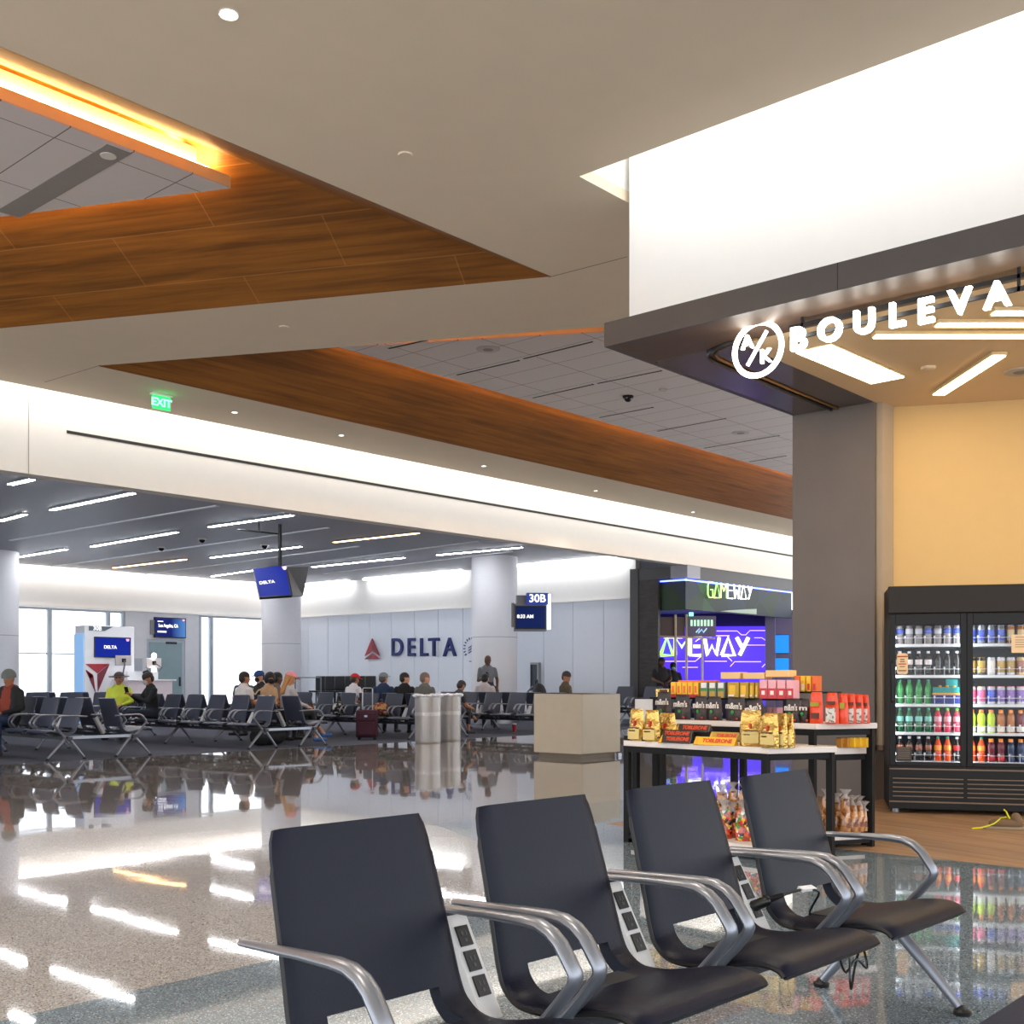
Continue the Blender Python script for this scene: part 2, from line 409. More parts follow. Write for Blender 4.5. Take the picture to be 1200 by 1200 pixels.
for i_, (a_, b_) in enumerate((((643, 325), (735, 301)), ((118, 428), (52, 448)))):
    a_, b_ = atz(*a_, ZC - .001), atz(*b_, ZC - .001); q = MB(); dd_ = (b_ - a_); q.obox((a_ + b_) / 2, dd_ / 2, Vector((-dd_.y, dd_.x, 0)).normalized() * .005, (0, 0, .001)); struct('trim_%d' % (8 + i_), q, mat('ceiling joint', C(120, 108, 92), var=0), smooth=0)
# suspended tile clouds with amber strips
ZK = 5.95
def cloud(poly, inset, strips, name, tops=()):
    mb = MB(); mb.prism(poly, ZK, ZK + .012, 1)
    mb.prism(poly, ZK + .012, ZK + .12, 0)
    mb.prism(inset, ZK + .12, ZK + .34, 0)
    o = struct(name, mb, [fascia, tiles], smooth=0)
    st = MB()
    for a, b in strips:
        a, b = Vector(a), Vector(b); d = (b - a).normalized(); w = Vector((-d.y, d.x, 0))
        st.obox((a + b) / 2 + Vector((0, 0, ZK + .14)), (b - a) / 2, w * .025, (0, 0, .018), 0)
    for a, b in tops:
        a, b = Vector(a), Vector(b); st.obox((a + b) / 2 + Vector((0, 0, ZK + .355)), (b - a) / 2, Vector((0, .03, 0)), (0, 0, .014), 0)
    q = obj('light_strip', st, led_or, o); q['label'] = 'glowing amber strip along the edge'
    return o
k1 = Vector((6.42, 9.31, 0)); k1e = k1 - DG * ((12.45 - 9.31) / .8947)
i1 = (k1.x - .52, k1.y + .14)
cloud([(-8, 9.31), (k1.x, k1.y), (k1e.x, 12.45), (-8, 12.45)], [(-8, 9.46), (k1.x - .28, 9.46), (k1e.x - .2, 12.3), (-8, 12.3)],
      [((-8, 9.40, 0), (k1.x - .2, 9.40, 0)), (Vector((k1.x - .11, 9.44, 0)), Vector((k1e.x - .1, 12.38, 0))), ((-8, 12.37, 0), (k1e.x - .2, 12.37, 0))], 'ceiling', [((-8, 9.56, 0), (k1.x - .4, 9.56, 0))])
k2 = Vector((10.50, 12.60, 0)); k2e = Vector((12.48, 9.3, 0))
cloud([(k2.x, 12.6), (k2e.x, 9.3), (35.5, 9.3), (35.5, 12.6)], [(k2.x + .25, 12.45), (k2e.x + .2, 9.45), (35.5, 9.45), (35.5, 12.45)],
      [((k2.x + .2, 12.53, 0), (35.5, 12.53, 0)), (Vector((k2.x + .09, 12.55, 0)), Vector((k2e.x + .09, 9.35, 0))), ((k2e.x + .1, 9.37, 0), (35.5, 9.37, 0))], 'ceiling')

# bulkhead over the gate area, with its cove light and dark slot
bw = MB()
bw.box(-8, YB, 4.235, 36, YB + .3, 6.5, 0)
bw.box(-8, 15.5, 6.4, 36, YB, 6.5, 0); bw.box(-8, 15.4, 5.5, 36, 15.5, 6.5, 0)
struct('wall_bulkhead', bw, slab_m, smooth=0)
q = MB(); q.box(-8, 15.98, 5.84, 36, 16.12, 5.9); o = struct('trim_1', q, led_cove, smooth=0)
q = MB(); p = atY(78, 504, YB); q.box(p.x, YB - .006, 4.925, 36, YB - .001, 4.972)
struct('trim_2', q, mat('dark slot', C(38, 34, 30), rough=.7, var=0), smooth=0)
q = MB(); p = atY(33, 540, YB); q.box(p.x, YB - .004, 4.235, p.x + .012, YB - .001, 5.75)
struct('trim_3', q, mat('panel joint', C(170, 160, 150), var=0), smooth=0)

# white wall over the shop, its cove
ww = MB()
ww.box(8.1, -8, 4.1, 8.35, 5.80, 6.5, 0)
ww.box(7.47, 5.86, 5.5, 11, 6.0, 6.5, 0)
ww.box(8.36, 5.70, 4.1, 12, 5.80, 5.39, 0)
ww.box(7.2, -8, 6.4, 8.2, 6.0, 6.5, 0); ww.box(7.1, -8, 5.5, 7.2, 6.0, 6.5, 0)
struct('wall_shop_upper', ww, white_m, smooth=0)
q = MB(); q.box(7.50, -8, 6.0, 7.62, 5.75, 6.06); struct('trim_4', q, led_shop, smooth=0)

# shop header, soffit, pilaster
lam = mat('dark bronze laminate', C(108, 97, 90), rough=.45, var=.1, vscale=3)
soff = mat('brown laminate soffit', C(96, 78, 66), rough=.5, var=.18, vscale=5)
cream = mat('cream shop paint', C(216, 180, 122), rough=.75, var=.03)
jambm = mat('beige jamb', C(176, 158, 136), rough=.6)
pil = atz(922, 487, ZS); pir = atz(1027, 472, ZS)
XP = (pil.x + pir.x) / 2; YP0 = pir.y; YP1 = 5.70
hd = MB()
hd.box(XH, -4, ZS, XH + .06, YP1, 4.174, 0)                       # fascia band
hd.box(XH + .06, YP1 - .06, ZS, XP + .6, YP1, 4.174, 0)
hd.box(XH + .06, -4, 4.10, 8.2, YP1, 4.16, 0)
cs = atz(912, 415, ZS); 
hd.box(XH + .06, -4, ZS, 8.25, YP1 - .06, ZS + .05, 1)             # dark soffit strip behind the fascia
hd.box(8.25, YP0, ZS, XP + .5, YP1 - .06, ZS + .05, 3)             # dark soffit by the pilaster
seam = atX(982, 310, XH); hd.box(XH - .002, seam.y, ZS, XH, seam.y + .006, 4.174, 2)
struct('wall_header', hd, [mat('header laminate', C(82, 74, 70), rough=.45, var=.08, vscale=3), soff, mat('header joint', C(30, 28, 28), var=0), mat('polished brown soffit', C(84, 68, 62), rough=.16, var=.15, vscale=5)], smooth=0)
q = MB(); q.box(XP, YP0, 0, XP + .5, YP1, ZS, 0); q.box(XP + .05, YP0 - .06, 0.55, XP + .32, YP0, ZS, 1); q.box(XP + .04, YP0 - .07, .50, XP + .33, YP0, .55, 2)
struct('wall_pilaster', q, [lam, jambm, mat('bronze trim', C(70, 52, 38), metal=.6, rough=.4)], smooth=0)
q = MB(); q.box(8.25, -4, ZS + .0, 20, YP0 - .0, ZS + .06, 0)
struct('ceiling', q, mat('shop ceiling paint', C(232, 205, 165), rough=.8, var=.02), smooth=0)
jb = Vector((XP + .32, YP0 - .03, 0))
q = MB()
w0 = jb; w1 = jb + DG * 7
q.obox((w0 + w1) / 2 + DN * .1 + Vector((0, 0, ZS / 2)), (w1 - w0) / 2, DN * .1, (0, 0, ZS / 2), 0)
struct('wall_shop_back', q, cream, smooth=0)
# curved shutter track in the soffit
q = MB()
pts = [atz(878, 396, ZS - .004), atz(850, 402, ZS - .004), atz(832, 410, ZS - .004), atz(829, 415, ZS - .004), atz(833, 420, ZS - .004), atz(850, 428, ZS - .004), atz(880, 440, ZS - .004), atz(925, 459, ZS - .004), atz(975, 479, ZS - .004)]
q.tube([p + Vector((0, 0, 0)) for p in pts], .03, 6, 0, asp=(1, .3), ref=(0, 0, 1)); q.tube([p + Vector((.05, -.05, -.003)) for p in pts], .012, 6, 1)
struct('trim_5', q, [mat('dark track', C(30, 26, 24), rough=.4), mat('brass track', C(150, 118, 70), metal=.8, rough=.35)])

# gate area: ceiling, window wall, panelled wall
q = MB(); q.box(-4, YB + .3, ZW, XD + 6, YW + .2, ZW + .1)
struct('ceiling', q, grey_ceil, smooth=0)
panel_w = tilemat('wall panel', C(226, 232, 242), 50, 1.0, C(150, 160, 176), .012)
wb = MB(); Zp = 3.45
def wx(px): return atY(px, 760, YW).x
xa, xb = wx(12) - 3.0, wx(147); xc, xd = wx(233), wx(303) + .9
dx0, dx1 = wx(172), wx(217)
for a, b in ((xb, dx0), (dx1, xc), (xd, XD)): wb.box(a, YW, 0, b, YW + .2, Zp, 0)
wb.box(dx0, YW, 2.55, dx1, YW + .2, Zp, 0)
wb.box(-4, YW, 0, xb, YW + .2, .25, 0); wb.box(xc, YW, 0, xd, YW + .2, .25, 0); wb.box(-4, YW, 0, xa, YW + .2, Zp, 0)
wb.box(-4, YW, Zp, XD + .2, YW + .2, ZW, 1); wb.box(-4, YW - .05, Zp - .03, XD, YW, Zp + .03, 1)
struct('wall_window', wb, [mat('grey white panel', C(214, 216, 222), rough=.6), white_m], smooth=0)
wd = MB(); Ye = 18.19
n = 14
for i in range(n):
    y0 = Ye + (YW - Ye) * i / n; y1 = Ye + (YW - Ye) * (i + 1) / n
    wd.box(XD, y0 + .008, .12, XD + .2, y1 - .008, Zp, 0)
wd.box(XD + .02, Ye, 0, XD + .22, YW, Zp, 2)
wd.box(XD + .0, Ye, Zp + .03, XD + .2, YW, ZW, 1); wd.box(XD - .05, Ye, Zp, XD + .2, YW, Zp + .04, 1)
struct('wall_panelled', wd, [mat('blue white wall panel', C(228, 234, 244), rough=.55, var=.02), white_m, mat('panel gap', C(120, 128, 140), var=0)], smooth=0)
q = MB()
for a, b in ((18.4, 23.2), (24.6, 29.2), (30.0, 33.3)): q.box(XD - .30, a, ZW - .05, XD - .2, b, ZW - .012)
struct('trim_6', q, emis('wall washer', (.93, .96, 1), 11), smooth=0)
q = MB(); q.box(10, YW - .3, ZW - .05, XD - .6, YW - .2, ZW - .012)
struct('trim_7', q, emis('wall washer soft', (1, .95, .9), 8), smooth=0)

# windows
alu = mat('grey aluminium frame', C(168, 176, 186), rough=.4, metal=.5)
pane_m = glassmat('window glass', (.97, .985, 1))
def window(i, x0, x1, mull, tz):
    fm = MB(); z0, z1 = .25, Zp - .03
    fm.box(x0, YW + .05, z0, x1, YW + .15, z0 + .07); fm.box(x0, YW + .05, z1 - .07, x1, YW + .15, z1)
    for x in [x0, x1 - .09] + mull: fm.box(x, YW + .04, z0, x + .13, YW + .16, z1)
    if tz: fm.box(x0, YW + .06, tz, x1, YW + .14, tz + .04)
    o = struct('window_%d' % i, fm, alu, smooth=0)
    g = MB(); g.box(x0 + .02, YW + .095, z0 + .02, x1 - .02, YW + .105, z1 - .02)
    obj('glass_pane', g, pane_m, o)
window(1, xa, xb, [wx(57), wx(126)], atY(80, 767, YW).z)
window(2, xc, xd, [wx(247)], None)
# service door under the wall screen
dr = MB(); dr.box(dx0, YW + .02, 0, dx1, YW + .12, 2.55, 1)
o = struct('door_1', dr, [alu, mat('door frame', C(176, 186, 196), rough=.4, metal=.3)], smooth=0)
q = MB(); q.box(dx0 + .1, YW + .0, .06, dx1 - .12, YW + .03, 2.45); obj('door_leaf', q, mat('grey green door glass', C(142, 166, 172), rough=.15), o)
q = MB(); q.box(dx1 - .24, YW - .04, 1.0, dx1 - .19, YW, 1.3); obj('door_handle', q, mat('dark handle', C(60, 62, 66), metal=.6, rough=.3), o)
q = MB(); q.box(dx0 + .7, YW - .03, 2.40, dx0 + 1.1, YW, 2.47); obj('door_closer', q, MATS['dark handle'], o)
# apron outside
q = MB(); q.box(-200, YW + 1, -3.2, 260, 400, -3.0); struct('ground', q, mat('concrete apron', C(214, 216, 220), rough=.9), smooth=0)

# floor line trims and store shell (games shop) under the bulkhead
XG = 25.5
dkp = woodmat('charcoal timber post', C(66, 58, 56), C(40, 35, 35), R(90), rough=.5, stretch=3, scale=2)
dkf = mat('charcoal frame', C(74, 72, 74), rough=.45)
q = MB()
q.box(XG, 17.32, 0, XG + .1, 18.19, 3.92, 0); q.box(XG - .03, 17.95, 0, XG + .3, 18.22, 4.235, 1)
q.box(XG, YB, 3.92, XG + .5, 18.19, 4.235, 1); q.box(XG - .03, YB - .03, 3.90, XG + .6, YB + .5, 4.24, 2)
q.box(XG + .6, YB + .02, 3.885, 34, YB + .3, 4.235, 1)
struct('wall_store_frame', q, [dkp, dkf, mat('brushed frame corner', C(128, 128, 134), rough=.35, metal=.6)], smooth=0)
# ---------------------------------------------------------------- airport beam seating
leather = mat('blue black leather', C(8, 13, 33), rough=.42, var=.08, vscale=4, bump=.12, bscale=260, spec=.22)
piping = mat('black piping', C(16, 16, 20), rough=.5)
silver = mat('silver painted metal', C(138, 142, 152), rough=.34, metal=.7, var=.02)
dark_metal = mat('black metal', C(26, 26, 28), rough=.45, metal=.3)
console_m = mat('white grey console', C(206, 206, 208), rough=.4)
outlet_m = mat('black socket', C(18, 18, 20), rough=.35)
beam_m = mat('dark grey beam', C(58, 60, 64), rough=.45, metal=.4)

PROF = [(.245, .86, .236), (.205, .72, .243), (.160, .56, .251), (.128, .445, .258), (.105, .405, .262), (.062, .381, .267), (-.02, .380, .272), (-.10, .396, .276), (-.20, .418, .28), (-.27, .424, .283), (-.318, .414, .284), (-.342, .392, .284)]
def smooth_prof(k=4):
    out = []
    P = PROF
    for i in range(len(P) - 1):
        p0, p1, p2, p3 = P[max(i - 1, 0)], P[i], P[i + 1], P[min(i + 2, len(P) - 1)]
        for j in range(k):
            t = j / k
            out.append(tuple(.5 * ((2 * b) + (-a + c) * t + (2 * a - 5 * b + 4 * c - d) * t * t + (-a + 3 * b - 3 * c + d) * t ** 3) for a, b, c, d in zip(p0, p1, p2, p3)))
    out.append(P[-1]); return out
def shell_patch(full, s0, s1, th, us, hole=None, round_top=False):
    """upholstered slab following the profile; us = cross positions -1..1; hole=(i0,i1,umax) rows without the middle"""
    mb = MB(); prof = full[s0:s1]; n = len(prof); k = len(us)
    nor = []
    for i in range(s0, s0 + n):
        a = full[max(i - 1, 0)]; b = full[min(i + 1, len(full) - 1)]
        d = Vector((0, b[0] - a[0], b[1] - a[1])).normalized(); nor.append(Vector((0, -d.z, d.y)))   # points to the back/under side
    vs = []
    for side in (0, 1):
        for i in range(n):
            y, z, w = prof[i]
            for u in us:
                e = abs(u); edge = max(0, (e - .86) / .14)
                ins = .012 * edge ** 2
                wv = w
                if round_top and i < 3: wv = w - (.014, .004, 0)[i] * (1 if e > .9 else 0)
                o = Vector((u * wv, y, z)) + (nor[i] * (ins - .004 * (1 - u * u)) if side == 0 else nor[i] * (th - ins))
                vs.append(o)
    idx = lambda s, i, j: s * n * k + i * k + j
    def solid(i, j):
        if hole and hole[0] <= i < hole[1]:
            c = abs((us[j] + us[j + 1]) / 2)
            return c > hole[2]
        return True
    fs = []
    for i in range(n - 1):
        for j in range(k - 1):
            if not solid(i, j): continue
            fs.append((idx(0, i, j), idx(0, i, j + 1), idx(0, i + 1, j + 1), idx(0, i + 1, j)))
            fs.append((idx(1, i, j), idx(1, i + 1, j), idx(1, i + 1, j + 1), idx(1, i, j + 1)))
            for (di, dj, q) in ((-1, 0, ((i, j), (i, j + 1))), (1, 0, ((i + 1, j + 1), (i + 1, j))), (0, -1, ((i + 1, j), (i, j))), (0, 1, ((i, j + 1), (i + 1, j + 1)))):
                a, b = i + di, j + dj
                if 0 <= a < n - 1 and 0 <= b < k - 1 and solid(a, b): continue
                (i1, j1), (i2, j2) = q
                fs.append((idx(0, i1, j1), idx(1, i1, j1), idx(1, i2, j2), idx(0, i2, j2)))
    mb.add(vs, [f[::-1] for f in fs], 0); return mb
SP = smooth_prof()
US = [-1, -.97, -.9, -.78, -.66, -.4, -.13, .13, .4, .66, .78, .9, .97, 1]
cut = next(i for i, p in enumerate(SP) if p[1] < .415 and p[0] < .12)
h0 = next(i for i, p in enumerate(SP) if p[1] < .462)
h1 = next(i for i, p in enumerate(SP) if p[0] < .052)
back_mb = shell_patch(SP, 0, cut + 1, .035, US, (h0, 999, .66), True)
seat_mb = shell_patch(SP, cut, len(SP), .035, US, (-1, h1 - cut, .66))
me_back = back_mb.mesh('backrest', [leather], 50); me_seat = seat_mb.mesh('seat', [leather], 50)
me_pipes = []
for s in (-1, 1):
    L_ = []
    for i in range(1, len(SP) - 1):
        y, z, w = SP[i]; dd_ = Vector((0, SP[i + 1][0] - SP[i - 1][0], SP[i + 1][1] - SP[i - 1][1])).normalized(); nb = Vector((0, -dd_.z, dd_.y))
        L_.append(Vector((s * (w - (.012 if i < 3 else 0)) * 1.0, y, z)) + nb * .019)
    pm = MB(); pm.tube(L_, .0075, 6); me_pipes.append(pm.mesh('piping', [piping]))
def arc_path(s=0):
    P = [(.285, .605), (.05, .615), (-.06, .617), (-.105, .614), (-.142, .60), (-.17, .578), (-.195, .545), (-.214, .518), (-.217, .505), (-.21, .488), (-.17, .44), (-.12, .385), (-.05, .33), (0, .305)]
    return [(0, y, z) for y, z in P]
am = MB(); am.tube(arc_path(), [.014, .019] + [.0235] * 10 + [.022, .018], 12, 0, asp=(1.0, .62), ref=(1, 0, 0))
me_arm = am.mesh('armrest', [silver])
lm = MB()
lm.tube([(0, 0, .315), (0, -.05, .272), (0, -.17, .15), (0, -.285, .028)], [.03, .026, .021, .017], 10, 0, asp=(.9, 1), ref=(1, 0, 0))
lm.lathe([(.03, 0), (.032, .014), (.018, .022), (.014, .032)], 14, (0, -.295, 0), 1)
me_legf = lm.mesh('leg', [silver, dark_metal])
lm = MB()
lm.tube([(0, 0, .315), (0, .05, .272), (0, .15, .15), (0, .25, .028)], [.03, .026, .021, .017], 10, 0, asp=(.9, 1), ref=(1, 0, 0))
lm.lathe([(.03, 0), (.032, .014), (.018, .022), (.014, .032)], 14, (0, .258, 0), 1)
me_legr = lm.mesh('leg', [silver, dark_metal])
km = MB()   # power console: leaning slab
kt = Vector((0, .275, .565)); kb = Vector((0, .135, .315)); d = (kb - kt).normalized(); nn = Vector((0, d.z, -d.y))
km.obox((kt + kb) / 2 + nn * .022, (.036, 0, 0), (kb - kt) / 2, nn * .022, 0)
km.obox(kt + nn * .022 - d * .005, (.039, 0, 0), d * .008, nn * .026, 1)
me_con = km.mesh('power_console', [console_m, outlet_m])
sm = MB(); q = kt + (kb - kt) * .18
sm.obox(Vector((0, 0, 0)), (.021, 0, 0), d * .027, nn * .004, 0)
for sx in (-.007, .007): sm.obox(Vector((sx, 0, 0)) + nn * .0045 - d * .006, (.0022, 0, 0), d * .006, nn * .0008, 1)
sm.obox(nn * .0045 + d * .012, (.004, 0, 0), d * .004, nn * .0008, 1)
me_out = sm.mesh('socket', [outlet_m, mat('socket slot', C(70, 70, 74), rough=.4, var=0)])
br = MB(); br.box(-.05, -.10, .325, .05, .06, .372); br.box(-.12, -.03, .36, .12, .05, .385)
me_brk = br.mesh('seat_bracket', [beam_m])
me_backf = back_mb.mesh('backrest', [mat('window lit leather', C(62, 66, 82), rough=.36, var=.08, vscale=4)], 50); me_seatf = seat_mb.mesh('seat', [MATS['window lit leather']], 50)  # paler copy of the seat leather: window light put into its colour
def bench(name, label, cat, loc, rot, n, pitch=.663, double=False, scale=1.0, consoles=True, group=None, legs=None, rows=None, sockets=True, cups=True):
    t = thing(name, label, cat, loc, rot, group, scale)
    sides = [(1, .5), (-1, .5)] if double else [(1, 0)]
    if rows: sides = rows
    for s, off in sides:
        Rm = Matrix.Rotation(0 if s == 1 else PI, 4, 'Z') @ Matrix.Translation((0, -off, 0))
        def put(me, x, nm, y=0, z=0, par=t):
            xx = x if s == 1 else -x
            return link(nm, me, par, M=Rm @ Matrix.Translation((xx, y, z)))
        bm = MB(); bm.box(-.36 * s if s == 1 else -(n - 1) * pitch - .36, -.03, .275, (n - 1) * pitch + .36 if s == 1 else .36, .035, .325)
        link('beam', bm.mesh('beam', [beam_m]), t, M=Rm)
        for i in range(n):
            x = i * pitch
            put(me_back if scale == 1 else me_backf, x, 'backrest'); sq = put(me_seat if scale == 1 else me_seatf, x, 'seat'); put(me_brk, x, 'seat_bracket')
            if not double:
                for mp_ in me_pipes: put(mp_, x, 'piping')
            put(me_arm, x - .287, 'armrest'); put(me_arm, x + .287, 'armrest')
            if consoles and i < n - 1 and (not double or i % 2 == 0):
                k = put(me_con, x + pitch / 2, 'power_console')
                if sockets:
                    for j in range(3):
                        pz = kt + (kb - kt) * (.22 + .235 * j) + nn * .046
                        so = link('socket', me_out, k); so.location = pz
        for x in (legs or [.2, (n - 1) * pitch - .0]):
            put(me_legf, x, 'leg'); put(me_legr, x, 'leg')
    if double:
        for x in (-.3, (n - 1) * pitch + .3):
            e = MB(); e.box(x - .02, -.5, .29, x + .02, .5, .33); obj('cross_bar', e, silver, t)
            for s in (1, -1):
                e = MB(); e.tube([(x, -s * .5 - s * .21, .5), (x, -s * .5 - s * .06, .32), (x, -s * .5, .24)], [.019, .019, .022], 8, 0, asp=(1, .75), ref=(1, 0, 0)); obj('end_brace', e, silver, t)
    return t
X1 = 1.80; PT = .663
bench('beam_bench', 'four joined dark leather airport seats with silver arms in the foreground', 'bench', (X1, 1.868, 0), R(-2.0), 4, PT, legs=[-.22, 3 * PT + .345], consoles=True)

# charger plugged into the console by the far seat, its cable hanging down
cx = X1 + 2.5 * PT
t = thing('phone_charger', 'black plug and cable with white tag in the far console of the front seats', 'charger', (cx, 2.0, .42))
q = MB(); pk = kt + (kb - kt) * .66 + Vector((cx, 1.82, 0)) + nn * .05
q.capsule(pk, pk + nn * .045 + Vector((.02, 0, 0)), .020, .019, 10); q.capsule(pk + nn * .05 + Vector((.02, 0, 0)), pk + nn * .085 + Vector((.05, -.01, .002)), .011, .008, 8)
obj('plug', q, outlet_m, t, world=True)
q = MB(); a = pk + nn * .085 + Vector((.05, -.01, .002))
P = [a, a + Vector((.09, -.03, .01)), a + Vector((.15, -.06, -.005)), Vector((cx + .22, 1.86, .378)), Vector((cx + .255, 1.80, .35)), Vector((cx + .27, 1.74, .25)), Vector((cx + .24, 1.72, .17)), Vector((cx + .275, 1.73, .13)), Vector((cx + .30, 1.73, .2)), Vector((cx + .33, 1.72, .27)), Vector((cx + .37, 1.72, .22)), Vector((cx + .35, 1.71, .19)), Vector((cx + .29, 1.72, .23)), Vector((cx + .25, 1.74, .19)), Vector((cx + .22, 1.75, .25))]
q.tube(catmull(P, 5), .0045, 6); obj('cable', q, outlet_m, t, world=True)
q = MB(); q.obox(a + Vector((.11, -.035, .012)), (.03, -.01, 0), (.003, .012, .004), (0, -.002, .0045)); obj('tag', q, mat('white tag', C(230, 232, 238), rough=.5), t, world=True)

# gate benches (back to back, running towards the windows)
SCF = 1.07
def gate_bench(X, Y0, n, label, x_off=0):
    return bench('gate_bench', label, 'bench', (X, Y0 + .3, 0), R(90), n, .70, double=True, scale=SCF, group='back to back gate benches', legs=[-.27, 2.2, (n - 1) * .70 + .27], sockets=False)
gate_bench(8.92, 16.35, 7, 'double gate bench at far left whose silver end frame stands nearest the aisle')
gate_bench(12.55, 16.42, 8, 'double gate bench left of centre where the pink-capped passenger sits')
gate_bench(16.55, 16.65, 8, 'double gate bench behind the two wrapped bins')
gate_bench(19.75, 16.0, 5, 'double gate bench by the round column behind the stone planter')
# second field of benches deeper in the lounge
bench('gate_bench', 'dark double bench in the rear rows in front of the podium', 'bench', (13.6, 24.6, 0), R(90 + 49), 6, .70, double=True, scale=SCF, consoles=False, group='rear gate benches')
bench('gate_bench', 'dark bench in the rear rows under the wide window at left', 'bench', (8.6, 25.6, 0), R(90 + 49), 4, .70, double=True, scale=SCF, consoles=False, group='rear gate benches')
bench('gate_bench', 'dark single bench along the panelled wall behind the stone planter', 'bench', (24.55, 17.9, 0), R(-90), 4, .75, double=False, scale=SCF * 1.12, consoles=False)
# ---------------------------------------------------------------- columns, ceiling fittings
colm = mat('pale column cladding', C(212, 212, 218), rough=.45, var=.02)
seam_m = mat('cladding seam', C(140, 142, 150), var=0)
def column(x, y, label):
    t = thing('round_column', label, 'column', (x, y, 0), group='round columns of the gate lounge')
    q = MB(); q.lathe([(.64, 0), (.64, ZW)], 40); obj('shaft', q, colm, t)
    q = MB(); q.lathe([(.643, 2.38), (.643, 2.395)], 40); q.lathe([(.643, .12), (.643, .14)], 40); obj('seam_ring', q, seam_m, t)
    q = MB(); q.lathe([(.66, 0), (.66, .11), (.645, .12)], 40); obj('base_ring', q, mat('steel base', C(150, 150, 154), metal=.7, rough=.35), t)
column(13.55, 30.5, 'pale round column cut by the left edge of the photo')
column(23.0, 30.5, 'pale round column in the far corner behind the hanging screens')
column(23.45, 21.4, 'pale round column beside the blue gate sign')

trim_w = mat('white trim ring', C(226, 222, 214), rough=.5)
lamp_e = emis('downlight lens', (1, .93, .85), 60)
def downlight(p, r, label, on=True, grp=None, e=None):
    t = thing('downlight', label, 'ceiling light', p, group=grp)
    q = MB(); q.lathe([(r * .78, -.002), (r, -.010), (r * 1.02, 0)], 20); obj('trim_ring', q, trim_w, t)
    q = MB(); q.lathe([(r * .78, -.006), (r * .0001, -.008)], 16); obj('lens', q, e or lamp_e, t)
p = atz(268, 16, ZC)
downlight(p, .06, 'bright round downlight high in the plain ceiling above the walnut recess')
dim_e = emis('dim downlight lens', (1, .97, .92), 3)
for px, py, w in ((275, 483, 'first, nearest the exit sign'), (400, 510, 'second after the exit sign'), (567, 546, 'third after the exit sign'), (698, 575, 'fourth after the exit sign'), (812, 600, 'last before the shop pillar')):
    downlight(atz(px, py, ZC), .05, 'small white downlight in the ceiling strip above the bulkhead, ' + w, e=dim_e, grp='small downlights along the bulkhead')
for px, py, w in ((475, 181, 'in the plain ceiling right of the walnut recess'), (333, 383, 'between the two walnut recesses')):
    t = thing('sprinkler_cap', 'small flat sprinkler cap ' + w, 'sprinkler', atz(px, py, ZC)); q = MB(); q.lathe([(.055, -.012), (.06, 0)], 16); obj('cap', q, ceil_m, t)
# exit sign
p = atz(189, 462, ZC)
t = thing('exit_sign', 'green glowing exit sign hanging from the ceiling edge at upper left', 'exit sign', p)
q = MB(); q.box(-.16, -.05, -.03, .16, .05, 0); obj('mount', q, trim_w, t, bevel=.005)
q = MB(); q.obox((0, 0, -.13), (.15, 0, 0), (0, .008, 0), (0, 0, .10)); obj('panel', q, mat('green edge glow', C(60, 200, 110), rough=.2, emit=(.04, .75, .22), es=.55, var=0), t)
text('EXIT', .16, emis('green letters', (.06, 1, .25), 3.2), t, (0, -.010, -.13), *FY, world=False, bold=.004)
# shop end of the tile cloud: slot diffusers, speakers, cameras
black = mat('matt black', C(14, 14, 15), rough=.6)
slots = [((535, 439), (608, 422)), ((613, 420), (694, 400)), ((624, 466), (695, 450)), ((700, 449), (775, 434)), ((702, 489), (765, 477)), ((770, 505), (850, 490)), ((825, 525), (913, 510)), ((878, 541), (921, 534)), ((455, 408), (500, 398))]
for i, (a, b) in enumerate(slots):
    a, b = atz(*a, ZK), atz(*b, ZK); t = thing('slot_diffuser', 'black slot air diffuser in the tiled ceiling cloud, number %s from its left corner' % ('one two three four five six seven eight nine'.split()[i]), 'vent', (a + b) / 2, group='slot diffusers in the tile cloud')
    dd = (b - a); ln = dd.length; q = MB(); q.obox((0, 0, -.003), dd / 2, Vector((-dd.y, dd.x, 0)).normalized() * .028, (0, 0, .004)); obj('slot', q, black, t)
    q = MB(); 
    for s in (-1, 1): q.obox(Vector((-dd.y, dd.x, 0)).normalized() * .035 * s + Vector((0, 0, -.004)), dd / 2, Vector((-dd.y, dd.x, 0)).normalized() * .006, (0, 0, .005))
    obj('slot_trim', q, trim_w, t)
def speaker(p, r, label):
    t = thing('ceiling_speaker', label, 'speaker', p); q = MB(); q.lathe([(r * .9, -.012), (r, -.008), (r * 1.02, 0)], 28); obj('rim', q, mat('speaker rim', C(190, 184, 180)), t)
    q = MB(); q.lathe([(r * .9, -.010), (.0001, -.014)], 28); obj('grille', q, mat('speaker grille', C(140, 136, 136), rough=.7, bump=.4, bscale=400), t)
speaker(atz(572, 409, ZK), .17, 'round grey speaker in the tiled cloud near its left corner')
speaker(atz(868, 507, ZK), .17, 'round grey speaker in the tiled cloud beside the shop pillar')
def dome(p, label, r=.09, m=None):
    t = thing('dome_camera', label, 'camera', p); q = MB(); q.lathe([(r, -.02), (r, -.03), (r * .95, 0)][::-1], 20); q.lathe([(r, -.03), (r, 0)], 20); obj('housing', q, m or black, t)
    q = MB(); q.ellipsoid((0, 0, -.03), r * .8, r * .8, r * .8, 16, 6, 0, -90, 0); obj('dome', q, mat('smoked dome', C(10, 10, 12), rough=.08), t)
dome(atz(736, 464, ZK), 'black dome camera in the tiled cloud')
t = thing('sprinkler_cap', 'small flat sprinkler cap in the tiled cloud beside the dome camera', 'sprinkler', atz(777, 456, ZK)); q = MB(); q.lathe([(.06, -.03), (.07, 0)], 16); obj('cap', q, mat('speaker rim', C(190, 184, 180)), t)
